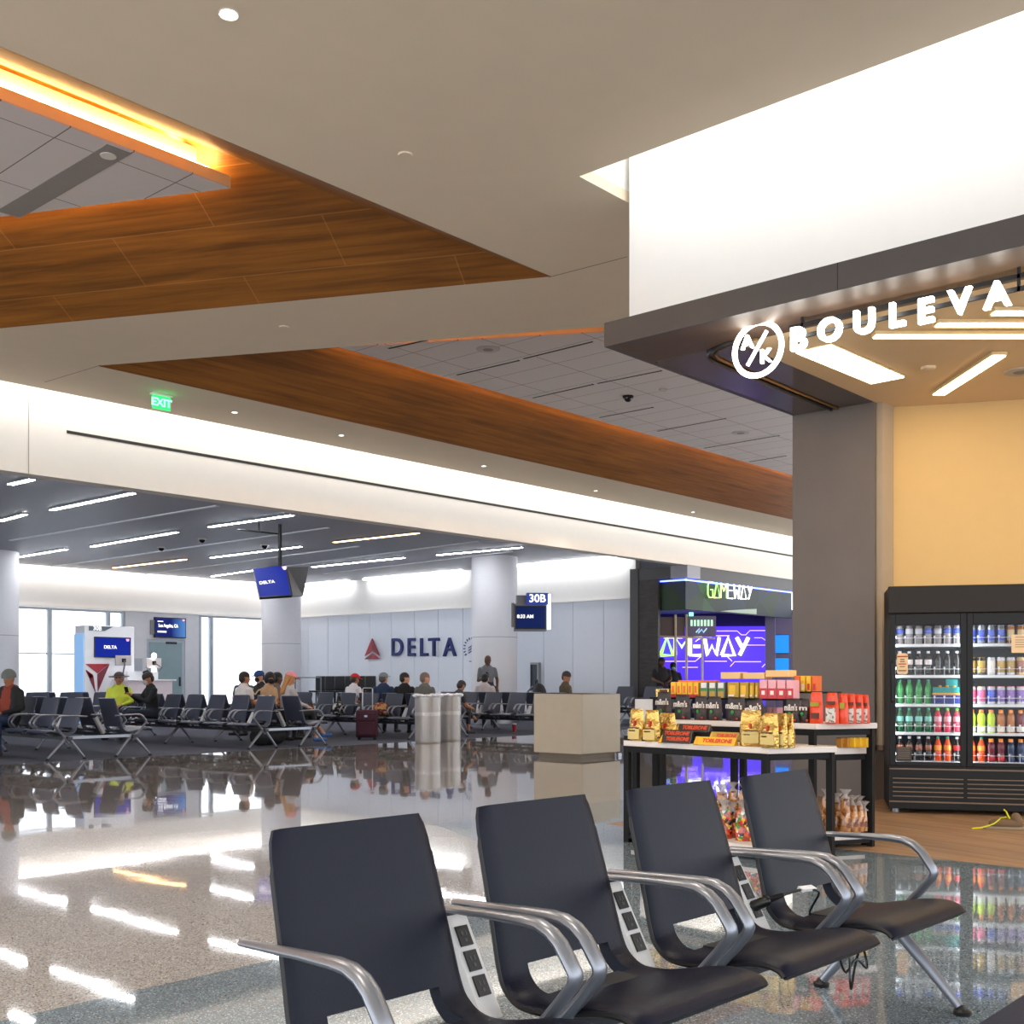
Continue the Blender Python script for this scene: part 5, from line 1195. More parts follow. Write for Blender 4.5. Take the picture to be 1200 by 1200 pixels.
# ---------------------------------------------------------------- people
SKIN = {'light': C(206, 150, 122), 'tan': C(170, 112, 82), 'dark': C(96, 62, 46)}
def pm_(n, c, rough=.8): return mat(n, c, rough=rough, var=.08, vscale=14)
def person(label, hip, rot, sit=True, scale=1.07, lean=8, skin='light', shirt=(90, 90, 90), pants=(40, 42, 52), shoes=(40, 36, 34), sleeves='short', hair=('short', (40, 28, 22)),
           arms=None, legs=None, head=(0, 0), cap=None, mask=None, hold=None, jacket=None, knees=None, bare_shin=False, cat='person', stripe=None, leglen=1.0):
    """hip = point under the pelvis on the seat (or on the floor when standing); faces local -y"""
    t = thing('person', label, cat, hip, rot, scale=scale)
    ln = R(lean); up = Vector((0, math.sin(ln), math.cos(ln)))
    P = Vector((0, 0, .09)) if sit else Vector((0, 0, .93))
    Ch = P + up * .30; N = P + up * .50; Sh = P + up * .455
    hd_c = N + Vector((0, -.03, .155)) + Vector((0, -math.sin(R(head[1])) * .06, -abs(math.sin(R(head[1]))) * .03))
    prim = []     # (p, q, r0, r1, material index, asp)
    G_sk, G_sh, G_pa, G_so, G_ja = 0, 1, 2, 3, 4
    prim.append((P, P + up * .13, .135, .125, G_pa, (1.15, .85)))
    tor = G_sh
    prim.append((P + up * .12, Ch, .125, .14, tor, (1.15, .82))); prim.append((Ch, Sh, .142, .115, tor, (1.28, .78)))
    prim.append((N - up * .06, N + (hd_c - N) * .55, .06, .052, G_sk, None))
    hr = Matrix.Rotation(R(head[0]), 3, 'Z'); fwd = hr @ Vector((0, -1, 0)); rgt = hr @ Vector((-1, 0, 0))
    pit = R(head[1]); hu = (Vector((0, 0, 1)) * math.cos(pit) + fwd * math.sin(pit)); hf = (fwd * math.cos(pit) - Vector((0, 0, 1)) * math.sin(pit))
    prim.append((hd_c + hu * .045 - hf * .012, hd_c - hu * .01 - hf * .008, .088, .086, G_sk, (.88, 1.0), fwd.cross(hu)))
    prim.append((hd_c - hu * .02 + hf * .02, hd_c - hu * .085 + hf * .035, .07, .045, G_sk, (.9, 1.0), fwd.cross(hu)))
    prim.append((hd_c + hf * .082 + hu * .01, hd_c + hf * .098 - hu * .022, .010, .015, G_sk, None))
    for s in (-1, 1): prim.append((hd_c + rgt * s * .080 + hu * .015, hd_c + rgt * s * .082 - hu * .02, .017, .012, G_sk, None))
    arms = arms or ([(-.23, -.02, -.24), (-.10, -.30, -.30)], [(.23, -.02, -.24), (.10, -.30, -.30)])
    wr = []
    for s, (e, w) in zip((-1, 1), arms):
        S0 = Sh + Vector((s * .175, 0, -.015)); E = Sh + Vector(e); Wt = Sh + Vector(w)
        prim.append((S0, E, .058, .044, G_ja if jacket else G_sh, None) if sleeves != 'short' else (S0, S0 + (E - S0) * .6, .062, .055, G_sh, None))
        if sleeves == 'short': prim.append((S0 + (E - S0) * .5, E, .046, .040, G_sk, None))
        prim.append((E, Wt, .042, .029, G_sk if sleeves == 'short' else (G_ja if jacket else G_sh), None))
        dr = (Wt - E).normalized(); prim.append((Wt + dr * .01, Wt + dr * .075, .030, .034, G_sk, (1.15, .6))); wr.append((Wt, dr, s))
    legs = legs or ([(-.12, -.44, .03), (-.13, -.40, -.42)], [(.12, -.44, .03), (.13, -.40, -.42)]) if sit else (legs or ([(-.10, -.02, -.44), (-.11, .02, -.85)], [(.10, -.02, -.44), (.11, .02, -.85)]))
    for s, (k, a) in zip((-1, 1), legs):
        H0 = P + Vector((s * .09, 0, 0)); K = P + Vector(k); A = P + Vector(a)
        prim.append((H0, K, .088, .062, G_pa, None))
        if bare_shin: prim.append((K, K + (A - K) * .62, .060, .05, G_pa, None)); prim.append((K + (A - K) * .5, A, .044, .034, G_sk, None))
        else: prim.append((K, A, .060, .042, G_pa, None))
        toe = Vector((s * .03, -.16, -.035)) if a[2] < -.3 or not sit else (A - K).normalized().cross(Vector((1, 0, 0))) * .14
        prim.append((A + Vector((0, .03, -.03)), A + toe, .042, .036, G_so, (1.0, .9)))
    if jacket:
        for s in (-1, 1): prim.append((Sh + Vector((s * .11, -.01, .0)), P + up * .05 + Vector((s * .135, -.02, 0)), .085, .09, G_ja, (.8, 1.05)))
        prim.append((Sh + Vector((0, .06, 0)), P + Vector((0, .06, .06)), .11, .12, G_ja, (1.25, .6)))
    raw = MB()
    for p in prim: raw.capsule(p[0], p[1], p[2], p[3], 12, 0, p[5], p[6] if len(p) > 6 else ((1, 0, 0) if p[5] else None))
    ro = link('person_raw', raw.mesh('person_raw', [], 0)); md = ro.modifiers.new('r', 'REMESH'); md.mode = 'VOXEL'; md.voxel_size = .017
    sm_ = ro.modifiers.new('s', 'SMOOTH'); sm_.iterations = 3; sm_.factor = .5
    dg = bpy.context.evaluated_depsgraph_get(); me = bpy.data.meshes.new_from_object(ro.evaluated_get(dg)); bpy.data.objects.remove(ro)
    nf = len(me.polygons); ctr = np.zeros(nf * 3); me.polygons.foreach_get('center', ctr); ctr = ctr.reshape(-1, 3)
    best = np.full(nf, 1e9); idx = np.zeros(nf, int)
    for p in prim:
        a = np.array(p[0]); d = np.array(p[1]) - a; L_ = max(d @ d, 1e-9); tt = np.clip(((ctr - a) @ d) / L_, 0, 1); rr = p[2] + (p[3] - p[2]) * tt
        ds = np.linalg.norm(ctr - a - tt[:, None] * d, axis=1) / (rr * (1.08 if p[5] else 1))
        if p[4] == G_ja: ds = ds * .93
        m_ = ds < best; best[m_] = ds[m_]; idx[m_] = p[4]
    v = [x.co[:] for x in me.vertices]; f = [tuple(x.vertices) for x in me.polygons]
    bpy.data.meshes.remove(me)
    q = MB(); q.add(v, f); q.m = [int(i) for i in idx]
    for W_, dr, s in wr:                                  # fingers and thumb on the palm
        sd = Vector((0, 0, 1)).cross(dr); sd = sd.normalized() if sd.length > .1 else Vector((1, 0, 0)); dn = dr.cross(sd).normalized()
        for k, ln_ in enumerate((.062, .072, .068, .052)):
            b0 = W_ + dr * .085 + sd * (-.027 + .018 * k); m1 = b0 + dr * ln_ * .55 + dn * -.008; e1 = m1 + dr * ln_ * .3 + Vector((0, 0, -.028))
            q.tube([b0 - dr * .03, b0, m1, e1], [.010, .0095, .0085, .006], 6, 0)
        b0 = W_ + dr * .03 - sd * s * .028; q.tube([b0, b0 - sd * s * .022 + dr * .025, b0 - sd * s * .02 + dr * .055], [.011, .010, .007], 6, 0)
    eye = MB()
    ms = [pm_('skin ' + skin, SKIN[skin], .55), pm_('cloth %d %d %d' % shirt, C(*shirt)), pm_('cloth %d %d %d' % pants, C(*pants)), pm_('shoe %d %d %d' % shoes, C(*shoes), .6), pm_('cloth %d %d %d' % (jacket or shirt), C(*(jacket or shirt)))]
    obj('body', q, ms, t, smooth=80)
    for s in (-1, 1): eye.ellipsoid(hd_c + hf * .078 + rgt * s * .033 + hu * .022, .013, .009, .009, 8, 6)
    obj('eyes', eye, mat('eye dark', C(36, 26, 22), rough=.2, var=0), t)
    mo = MB(); mo.obox(hd_c + hf * .082 - hu * .055, rgt * .022, hf * .006, hu * .004); obj('mouth', mo, mat('lips', C(150, 84, 74), rough=.5, var=0), t)
    B = Matrix((rgt, -hf, hu)).transposed().to_4x4(); B.translation = hd_c
    st, hc = hair
    if st != 'bald':
        hm = pm_('hair %d %d %d' % hc, C(*hc), .6); q = MB()
        q.ellipsoid((0, .012, .045), .089, .102, .088, 16, 8, 0, -12, 90); q.ellipsoid((0, .045, .0), .084, .070, .085, 14, 8)
        if st == 'long':
            q.capsule((0, .06, .02), (0, .085, -.26), .07, .06, 12, 0, (1.1, .6), (1, 0, 0)); q.capsule((-.07, .01, .03), (-.075, .03, -.18), .028, .024, 8); q.capsule((.07, .01, .03), (.075, .03, -.18), .028, .024, 8)
        if st == 'full': q.ellipsoid((0, .03, .0), .11, .10, .13, 14, 8)
        q.xf(B); obj('hair', q, hm, t, smooth=80)
    if cap:
        q = MB(); cm_ = pm_('cap %d %d %d' % cap[1], C(*cap[1]), .7)
        q.ellipsoid((0, .008, .045), .098, .110, .092, 16, 6, 0, 0, 90); q.lathe([(.098, .0), (.100, .016)], 16, (0, .008, .04))
        if cap[0] == 'cap': q.prism([(-.07, -.085), (-.05, -.16), (0, -.185), (.05, -.16), (.07, -.085)], .042, .052)
        elif cap[0] == 'brim': q.lathe([(.09, .045), (.19, .04), (.19, .048), (.09, .055)], 20)
        elif cap[0] == 'beanie': q.ellipsoid((0, .01, .03), .104, .114, .115, 16, 8, 0, -10, 90)
        q.xf(B); obj('cap', q, cm_, t, smooth=60)
    if mask:
        q = MB(); q.ellipsoid((0, -.062, -.038), .056, .048, .052, 12, 8); q.xf(B); obj('face_mask', q, pm_('mask %d %d %d' % mask, C(*mask)), t, smooth=80)
    if stripe:
        q = MB()
        for s in (-1, 1): q.tube([Sh + Vector((s * .02, -.135, -.14)), Sh + Vector((s * .12, -.125, -.06)), Sh + Vector((s * .215, -.03, -.02))], .016, 6, 0)
        obj('shoulder_stripe', q, pm_('stripe %d %d %d' % stripe, C(*stripe)), t, smooth=60)
    t['_h'] = 0; del t['_h']
    hands = [Matrix.Translation(t.location) @ Matrix.Rotation(rot, 4, 'Z') @ (w * scale) for w, d_, s in wr]
    return t, [ (Matrix.Rotation(rot, 4, 'Z') @ ((w + d_ * .09) * scale)) + Vector(hip) for w, d_, s in wr]
def phone_at(p, label, c=(20, 20, 24), up=(0, .3, .6), face=(1, 0, 0), nm='mobile_phone'):
    t = thing(nm, label, 'phone', p); u = Vector(up).normalized(); f = Vector(face); f = (f - u * u.dot(f)).normalized(); q = MB(); q.obox((0, 0, 0), f * .038, u * .075, f.cross(u) * .005); obj('case', q, pm_('phone %d %d %d' % c, C(*c), .3), t, bevel=.003); q = MB(); q.obox(f.cross(u) * .0055, f * .034, u * .068, f.cross(u) * .0008); obj('glass_screen', q, mat('phone glass', C(20, 24, 34), rough=.1, var=0), t)

SEAT = .40 * SCF + .01
def on(px, py, d): p = atd(px, py, d); return p
faceMX, facePX, faceMY = R(-90), R(90), 0         # facing -X, +X, -Y
# seat centres of the gate benches: row facing -X at X-.54, facing +X at X+.54
def seat(Xb, Y, s): return (Xb + s * (.5 + .0) * SCF + s * .08, Y, SEAT)
both = lambda f: (f[0], f[1])
h, hands = person('person in dark open jacket, rust shirt and ripped jeans seated at far left', seat(8.92, 18.15, -1), R(-62), lean=6, skin='tan', shirt=(140, 56, 38), jacket=(34, 32, 34), sleeves='long', pants=(40, 58, 92), shoes=(64, 44, 34), hair=('bald', (60, 60, 60)), cap=('beanie', (112, 118, 114)), arms=([(-.24, -.04, -.25), (-.07, -.29, -.32)], [(.24, -.04, -.25), (.07, -.29, -.32)]), legs=([(-.17, -.46, .02), (-.16, -.44, -.43)], [(.17, -.46, .02), (.15, -.40, -.43)]), head=(0, 8))
phone_at((hands[0] + hands[1]) / 2 + Vector((0, -.02, .03)), 'phone in the hands of the person with ripped jeans')
p = atd(139, 803, 23.0); person('person in a bright yellow shirt and wide-brim hat seated in front of the podium', (p.x, p.y, SEAT), R(-42), skin='tan', shirt=(206, 218, 70), sleeves='long', hair=('short', (50, 36, 28)), cap=('brim', (70, 58, 56)), head=(0, 5))
h, hands = person('person in black hoodie bent over a phone, seated left on the middle bench', seat(12.55, 19.9, -1), R(-100), lean=-4, skin='tan', shirt=(24, 26, 28), sleeves='long', pants=(36, 46, 62), shoes=(30, 30, 34), hair=('short', (34, 24, 20)), mask=(176, 176, 172), head=(0, 22), arms=([(-.2, -.14, -.22), (-.04, -.36, -.10)], [(.2, -.14, -.22), (.04, -.36, -.10)]), legs=([(-.1, -.46, .04), (-.1, -.78, -.32)], [(.12, -.46, .04), (.1, -.80, -.34)]))
phone_at((hands[0] + hands[1]) / 2 + Vector((-.02, 0, .05)), 'phone held up by the person in the black hoodie')
person('person with dark hair and white T-shirt seen from behind on the middle bench', seat(12.55, 18.55, 1), facePX, skin='tan', shirt=(226, 216, 212), hair=('short', (36, 26, 24)), head=(-20, 0))
p = on(304, 800, 25.0); person('person in blue cap, black mask and dark jersey with pale stripe', (p.x, p.y, SEAT), R(-95), lean=4, skin='light', shirt=(44, 40, 42), hair=('short', (40, 30, 26)), cap=('cap', (30, 62, 116)), mask=(24, 24, 28), stripe=(226, 210, 150), head=(10, 10), scale=1.12)
p = on(284.5, 800, 27.5); person('person half hidden behind the white T-shirt, before the bright window', (p.x, p.y, SEAT), R(-60), skin='tan', shirt=(70, 86, 92), hair=('short', (40, 40, 40)), scale=1.1)
p = on(318.5, 800, 22.6); person('person with thick black hair and black mask in tan top', (p.x, p.y, SEAT), R(20), skin='tan', shirt=(196, 160, 122), hair=('full', (24, 20, 20)), mask=(20, 20, 22), head=(-40, 5))
p = on(327.5, 800, 23.4); person('person with short black hair behind the pink cap', (p.x, p.y, SEAT), R(60), skin='dark', shirt=(120, 100, 90), hair=('short', (24, 20, 20)), head=(10, 5))
h, hands = person('person in pink cap with long blond hair, grey top and blue trainers', seat(12.55, 17.3, 1), R(80), lean=-4, skin='light', shirt=(178, 172, 174), sleeves='long', pants=(30, 28, 32), shoes=(50, 100, 170), bare_shin=True, hair=('long', (176, 124, 70)), cap=('cap', (222, 144, 152)), head=(0, 18), arms=([(-.19, -.12, -.24), (-.06, -.36, -.30)], [(.19, -.12, -.24), (.05, -.36, -.30)]), legs=([(-.1, -.46, .05), (-.14, -.52, -.40)], [(.1, -.47, .06), (.12, -.80, -.34)]))
phone_at((hands[0] + hands[1]) / 2 + Vector((.03, 0, .03)), 'phone in the hands of the person with the pink cap')
person('person in red cap and white T-shirt leaning forward', seat(16.55, 20.2, 1), facePX, lean=-14, skin='tan', shirt=(222, 216, 220), hair=('short', (60, 44, 36)), cap=('cap', (206, 30, 42)), head=(-10, 12))
person('person in grey cap and navy T-shirt seen from behind', seat(16.55, 19.0, 1), R(120), skin='light', shirt=(38, 56, 88), hair=('short', (90, 80, 74)), cap=('cap', (120, 132, 140)), head=(-25, 0))
person('person with short dark hair and black shirt looking right', seat(16.55, 18.3, 1), R(110), skin='light', shirt=(28, 26, 28), hair=('short', (44, 32, 28)), head=(-55, 0))
person('person with cropped grey hair and olive grey jacket looking right', seat(16.55, 17.66, 1), R(105), skin='light', shirt=(112, 112, 104), sleeves='long', hair=('short', (128, 108, 98)), head=(-45, 0))
person('person in white T-shirt with black hair seen from behind, seated by the column', seat(19.75, 18.88, 1), R(120), skin='light', shirt=(206, 196, 198), hair=('short', (22, 20, 22)), head=(0, 8))
p = on(572, 790, 29.4); h, hands = person('person standing in grey T-shirt holding a blue phone beside the round column', (p.x, p.y, 0), R(-30), sit=False, skin='dark', shirt=(110, 114, 120), pants=(44, 46, 54), hair=('bald', (20, 20, 20)), head=(20, 14), scale=1.08, arms=([(-.22, .02, -.28), (-.14, -.24, -.22)], [(.25, .0, -.26), (.22, -.10, -.46)]))
phone_at(hands[0] + Vector((0, -.02, .07)), 'blue phone held by the standing person', (30, 80, 220))
person('person hidden behind the bins with one bare leg crossed forward', seat(16.55, 16.95, 1), R(86), skin='tan', shirt=(60, 58, 62), pants=(40, 40, 46), shoes=(30, 26, 24), bare_shin=True, hair=('short', (40, 30, 26)), legs=([(-.1, -.46, .03), (-.12, -.44, -.42)], [(.08, -.47, .10), (.04, -.82, -.20)]), scale=.98, lean=-34, head=(0, 30))
person('person in olive top with dark hair behind the stone planter', seat(19.75, 16.3, 1), R(62), skin='tan', shirt=(84, 72, 52), hair=('short', (40, 34, 36)), head=(-70, 8), scale=1.12)

# ---------------------------------------------------------------- planter, bins, luggage
stone = mat('pale stone cladding', C(196, 182, 158), rough=.42, var=.06, vscale=5, bump=.05, bscale=60)
t = thing('stone_planter', 'square pale stone planter box on the polished floor', 'planter', (14.07, 11.08, 0))
q = MB(); q.box(13.58, 10.60, .07, 14.56, 11.56, .985); obj('box', q, stone, t, world=True, bevel=.01)
q = MB(); q.box(13.64, 10.66, 0, 14.50, 11.50, .07); obj('plinth', q, mat('recessed plinth', C(120, 108, 92), rough=.6), t, world=True)
q = MB(); q.box(13.70, 10.72, .95, 14.44, 11.44, .99); obj('soil', q, mat('dark soil', C(60, 50, 40), rough=.95, bump=.6), t, world=True)
q = MB(); q.box(14.48, 10.58, .0, 14.57, 10.62, .05); obj('foot', q, silver, t, world=True)
steel = mat('bin steel mesh', C(170, 162, 154), rough=.38, metal=.55, var=.12, vscale=2); bagm = mat('clear bin liner', C(224, 226, 234), rough=.2, coat=.5, bump=.8, bscale=14)
film = mat('clear liner film', C(230, 232, 238), rough=.12, alpha=.28, coat=.8, bump=.6, bscale=9)
def bin_(px, py, label, r=.245):
    p = atz(px, py, 0); t = thing('waste_bin', label, 'bin', (p.x, p.y, 0), group='wrapped bins by the gate')
    q = MB(); q.lathe([(r * .97, 0), (r, .03), (r, .86), (r * 1.01, .90)], 28); obj('drum', q, steel, t)
    q = MB(); q.lathe([(r * 1.012, .52), (r * 1.018, .53), (r * 1.018, .58), (r * 1.012, .59)], 28); obj('band', q, mat('bin band', C(196, 190, 184), rough=.35, metal=.5), t)
    q = MB(); rng = random.Random(px); pr = []
    seg = 28; vs = []
    zz = [.03, .25, .5, .75, .90]
    for z in zz:
        for k in range(seg): g = 2 * PI * k / seg; rr = r * 1.03 + .012 * math.sin(k * 2.1 + z * 3) + rng.random() * .006; vs.append((rr * math.cos(g), rr * math.sin(g), z))
    q.add(vs, [(i * seg + k, i * seg + (k + 1) % seg, (i + 1) * seg + (k + 1) % seg, (i + 1) * seg + k) for i in range(len(zz) - 1) for k in range(seg)]); obj('liner', q, film, t, smooth=60)
    q = MB()
    for k in range(14): g = 2 * PI * k / 14; q.ellipsoid((r * .98 * math.cos(g), r * .98 * math.sin(g), .905), .07, .06, .022 + .02 * rng.random(), 8, 5)
    obj('liner_cuff', q, bagm, t, smooth=60)
bin_(501.5, 870.5, 'round mesh waste bin wrapped in clear liner, left one of the pair'); bin_(526.5, 868, 'round mesh waste bin wrapped in clear liner, right one of the pair', .225)
plum = mat('plum fabric', C(70, 26, 46), rough=.75, var=.1, vscale=30); tele = mat('telescopic handle', C(206, 206, 212), rough=.3, metal=.7)
p = atz(430, 867, 0)
t = thing('suitcase', 'plum soft suitcase with raised telescopic handle standing in the aisle', 'suitcase', (p.x, p.y, 0), R(-50))
q = MB(); q.box(-.21, -.12, .05, .21, .14, .60); obj('shell', q, plum, t, bevel=.03)
q = MB(); q.box(-.17, -.15, .10, .17, -.11, .36); q.box(-.17, -.14, .39, .17, -.11, .55); obj('front_pocket', q, plum, t, bevel=.02)
q = MB(); q.tube([(-.10, .08, .58), (-.10, .08, 1.02), (-.08, .08, 1.04), (.08, .08, 1.04), (.10, .08, 1.02), (.10, .08, .58)], .011, 8); obj('telescopic_handle', q, tele, t)
q = MB(); q.box(-.03, -.156, .46, .03, -.14, .50); obj('badge', q, silver, t)
for x in (-.16, .16):
    for y in (-.08, .10): q = MB(); q.tube([(x - .012, y, .027), (x + .012, y, .027)], .027, 12); obj('wheel', q, black, t)
    
fl_ = cellmat('flowered bag cloth', [C(150, 56, 40), C(60, 36, 34), C(190, 130, 60), C(96, 40, 60), C(180, 150, 110), C(70, 80, 50)], 18, rough=.8, bump=.3)
t = thing('travel_bag', 'flower-patterned soft bag lying on the bench seat left of the bins', 'bag', (16.55 - .62, 17.75, SEAT - .005), R(60))
q = MB(); q.ellipsoid((0, 0, .15), .30, .18, .155, 18, 10); q.ellipsoid((.0, .02, .10), .32, .2, .10, 18, 8); obj('body', q, fl_, t, smooth=60)
q = MB(); q.tube([(-.15, 0, .28), (-.08, -.02, .36), (.08, -.02, .36), (.15, 0, .28)], .014, 6); obj('handle', q, mat('brown strap', C(80, 46, 34)), t); q = MB(); q.ellipsoid((.22, .03, .25), .07, .05, .035); obj('pink_pouch', q, mat('pink pouch', C(220, 120, 140)), t)
p = on(397 + 22, 829, 23.2); t = thing('shoulder_bag', 'black and white patterned shoulder bag on the seat behind the suitcase', 'bag', (16.55 - .62, 19.1, SEAT - .005), R(30)); q = MB(); q.ellipsoid((0, 0, .15), .2, .12, .16, 14, 8); obj('body', q, cellmat('black white print', [C(30, 30, 34), C(210, 206, 200), C(60, 58, 60)], 20, rough=.7), t, smooth=60); q = MB(); q.tube([(-.12, 0, .26), (-.06, 0, .42), (.06, 0, .42), (.12, 0, .26)], .012, 6); obj('strap', q, black, t)
t = thing('backpack', 'black backpack left of the planter in front of the steel wall cabinet', 'backpack', (19.75 + .66, 17.2, SEAT - .01), R(60), scale=1.25); q = MB(); q.ellipsoid((0, 0, .27), .2, .14, .29, 16, 10); q.ellipsoid((0, -.1, .2), .15, .08, .17, 14, 8); obj('body', q, mat('black nylon', C(26, 26, 30), rough=.7), t, smooth=60); q = MB(); q.tube([(-.05, .05, .54), (-.05, .06, .62), (.05, .06, .62), (.05, .05, .54)], .012, 6); obj('handle', q, black, t); q = MB(); q.tube([(.15, .08, .5), (.25, .14, .4), (.24, .12, .15)], .02, 6); obj('strap', q, mat('grey strap', C(120, 130, 150)), t)
p = atz(602.5, 857.5, 0); t = thing('drink_cup', 'small red paper cup on the carpet beside the bench leg near the column', 'cup', p); q = MB(); q.lathe([(.04, 0), (.055, .17)], 18); obj('cup', q, mat('red paper cup', C(180, 30, 40), rough=.5), t); q = MB(); q.lathe([(.058, .17), (.058, .185), (.045, .195), (.0001, .195)], 18); obj('lid', q, whp, t)
p = atz(318, 879, 0)
t = thing('duffel_bag', 'black duffel bag on the carpet under the middle bench end', 'bag', (12.75, 17.3, 0), R(10)); q = MB(); q.capsule((-.24, 0, .17), (.24, 0, .17), .17, .17, 14); obj('body', q, mat('black nylon', C(26, 26, 30)), t, smooth=60); q = MB(); q.tube([(-.12, 0, .32), (-.06, 0, .40), (.06, 0, .40), (.12, 0, .32)], .012, 6); obj('handle', q, black, t)
for i, (px, lab) in enumerate(((228, 'left'), (254, 'right'))):
    y_ = 18.35 if i else 19.05
    t = thing('water_bottle', 'clear water bottle standing between the seats of the middle bench, %s one' % lab, 'bottle', (12.55 - .70, y_ - .35, SEAT)); q = MB(); q.lathe([(.032, 0), (.034, .15), (.015, .2), (.015, .215)], 14); obj('body', q, mat('clear plastic', C(200, 214, 220), rough=.1, alpha=.6, coat=.5), t); q = MB(); q.lathe([(.018, .213), (.018, .235), (.0001, .236)], 12); obj('cap', q, whp, t)
# tall black stools by the far wall
for i in range(6):
    t = thing('bar_stool', 'tall black high-backed stool by the panelled wall, %s from the left' % W4[i], 'stool', (24.9, 31.0 - .52 * i, 0), R(-75), group='tall black stools')
    q = MB(); q.box(-.22, -.2, .78, .22, .2, .84); obj('seat', q, black, t, bevel=.02); q = MB(); q.box(-.21, .17, .84, .21, .23, 1.34); obj('backrest', q, mat('black leatherette', C(24, 24, 28), rough=.4), t, bevel=.03)
    for x in (-.18, .18):
        for y in (-.16, .18): q = MB(); q.box(x - .015, y - .015, 0, x + .015, y + .015, .78); obj('leg', q, dark_metal, t)
a, b = atd(346, 794, 33), atd(376, 794, 31.8); t = thing('counter_rail', 'thin dark metal counter rail left of the tall black stools', 'rail', ((a.x + b.x) / 2, (a.y + b.y) / 2, 0)); q = MB(); q.tube([(a.x, a.y, 0), a, b, (b.x, b.y, 0)], .022, 6); obj('rail', q, mat('grey rail', C(90, 98, 108), rough=.4), t, world=True)

# ---------------------------------------------------------------- games shop
purple = mat('violet backlit wall', C(70, 50, 190), rough=.4, var=0, emit=C(84, 54, 250), es=.72); pl_e = emis('violet tube', (.32, .18, 1), 14)
dw = 36.0
pc = atd(835, 760, dw); pL, pR = atd(752, 760, dw), atd(898, 760, dw)
def on_wall(px, py):   # on the games wall, which runs along the diagonal through pc
    r = Vector(ray(px, py)); k = DN.dot(pc) / DN.dot(r); k = DN.dot(Vector((pc.x, pc.y, 0))) / (DN.x * r.x + DN.y * r.y); return Vector((r.x * k, r.y * k, CH + r.z * k))
wl, wr_ = on_wall(745, 760), on_wall(898, 760)
q = MB(); m_ = (wl + wr_) / 2; q.obox((m_.x + DN.x * .1, m_.y + DN.y * .1, 1.9), (wr_ - wl) * .5, DN * .1, (0, 0, 1.9)); struct('wall_games', q, mat('violet wall', C(60, 44, 150), rough=.5), smooth=0)
t = thing('games_backdrop', 'glowing violet backdrop wall with neon lines and large game shop lettering', 'backdrop', (m_.x, m_.y, 0))
q = MB(); q.obox((m_.x - DN.x * .02, m_.y - DN.y * .02, 1.65), (wr_ - wl) * .498, DN * .02, (0, 0, 1.25)); obj('panel', q, purple, t, world=True)
neon = emis('pink neon line', (1, .6, .95), .75)
for L_ in ([(840, 739.5), (864, 739.5), (869, 744), (874, 744), (879, 739), (897, 739)], [(820, 745), (855, 745)], [(884, 747.5), (893, 747.5), (898, 751)], [(872, 756), (897, 756)], [(770, 775), (815, 775), (822, 769)], [(826, 775), (852, 775)], [(856, 781), (861, 775.5), (892, 775.5)], [(853, 770), (858, 775)], [(800, 782), (818, 782)], [(893, 782), (897, 778)], [(815, 752), (822, 747), (834, 747)], [(778, 748), (800, 748)]):
    q = MB(); q.tube([on_wall(*p) - DN * .05 for p in L_], .013, 6); obj('neon_line', q, neon, t, world=True)
lg = emis('lime sign letter', (.32, 1, .03), 1.0); lwt = emis('white sign letter', (.95, 1, 1), 1.3)
def game_letters(cx, w, y0, y1, ptf, par, n, th):
    """the shop's angular lettering, drawn as strokes; cx left edge px, w letter widths"""
    G = {'G': [[(.95, 1), (.25, 1), (0, .75), (0, .2), (.25, 0), (.95, 0), (.95, .5), (.55, .5)]], 'A': [[(0, 0), (.5, 1), (1, 0), (0, 0)]], 'M': [[(0, 0), (0, 1), (.5, .45), (1, 1), (1, 0)]], 'E': [[(.95, 1), (0, 1), (0, 0), (.95, 0)], [(.25, .5), (.8, .5)]],
         'W': [[(0, 1), (.2, 0), (.5, .55), (.8, 0), (1, 1)]], 'Y': [[(0, 1), (.45, .45)], [(1, 1), (.25, 0)]]}
    x = cx
    for ch, (lw_, m_) in zip('GAMEWAY', w):
        q = MB()
        for st in G[ch]: q.tube([ptf(x + px * lw_ * .86, y1 + (y0 - y1) * py) for px, py in st], th, 6)
        obj('letter', q, m_, par, world=True); x += lw_
game_letters(759, [(15.5, lg), (17, lg), (18, mat('lime to white', C(230, 255, 180), emit=(.6, 1, .3), es=1.0, var=0)), (16.5, lwt), (20, lwt), (17.5, lwt), (16, lwt)], 747, 768, lambda a, b: on_wall(a, b) - DN * .09, t, DN, .058)
# header band with the smaller sign
zh0, zh1 = 3.08, 3.86
hm = cellmat('dark glossy green header', [C(22, 50, 24), C(34, 78, 30), C(16, 34, 30), C(20, 40, 60)], 1.2, rough=.5)
q = MB(); q.box(XG + .12, YB + .12, zh0, 31.5, YB + .25, zh1); q.box(XG + .12, YB + .25, zh0, XG + .25, 17.4, zh1); 
t = thing('shop_header', 'dark green glossy header band with glowing game shop lettering under the bulkhead', 'sign', (27, YB, zh0)); obj('band', q, hm, t, world=True)
q = MB(); q.box(XG + .1, YB + .10, zh1 - .02, 31.5, YB + .13, zh1 + .02); q.box(XG + .1, YB + .1, zh1 - .02, XG + .13, 17.35, zh1 + .02); obj('blue_line', q, emis('blue led line', (.08, .12, 1), 4), t, world=True)
pf = lambda px, py: atY(px, py, YB + .06)
game_letters(829.5, [(7.2, lg), (8, lg), (8.2, MATS['lime to white']), (7, lwt), (8.2, lwt), (7.6, lwt), (7.2, lwt)], 681.5, 700, lambda a, b: pf(a, b + (a - 829) * .045), t, None, .021)
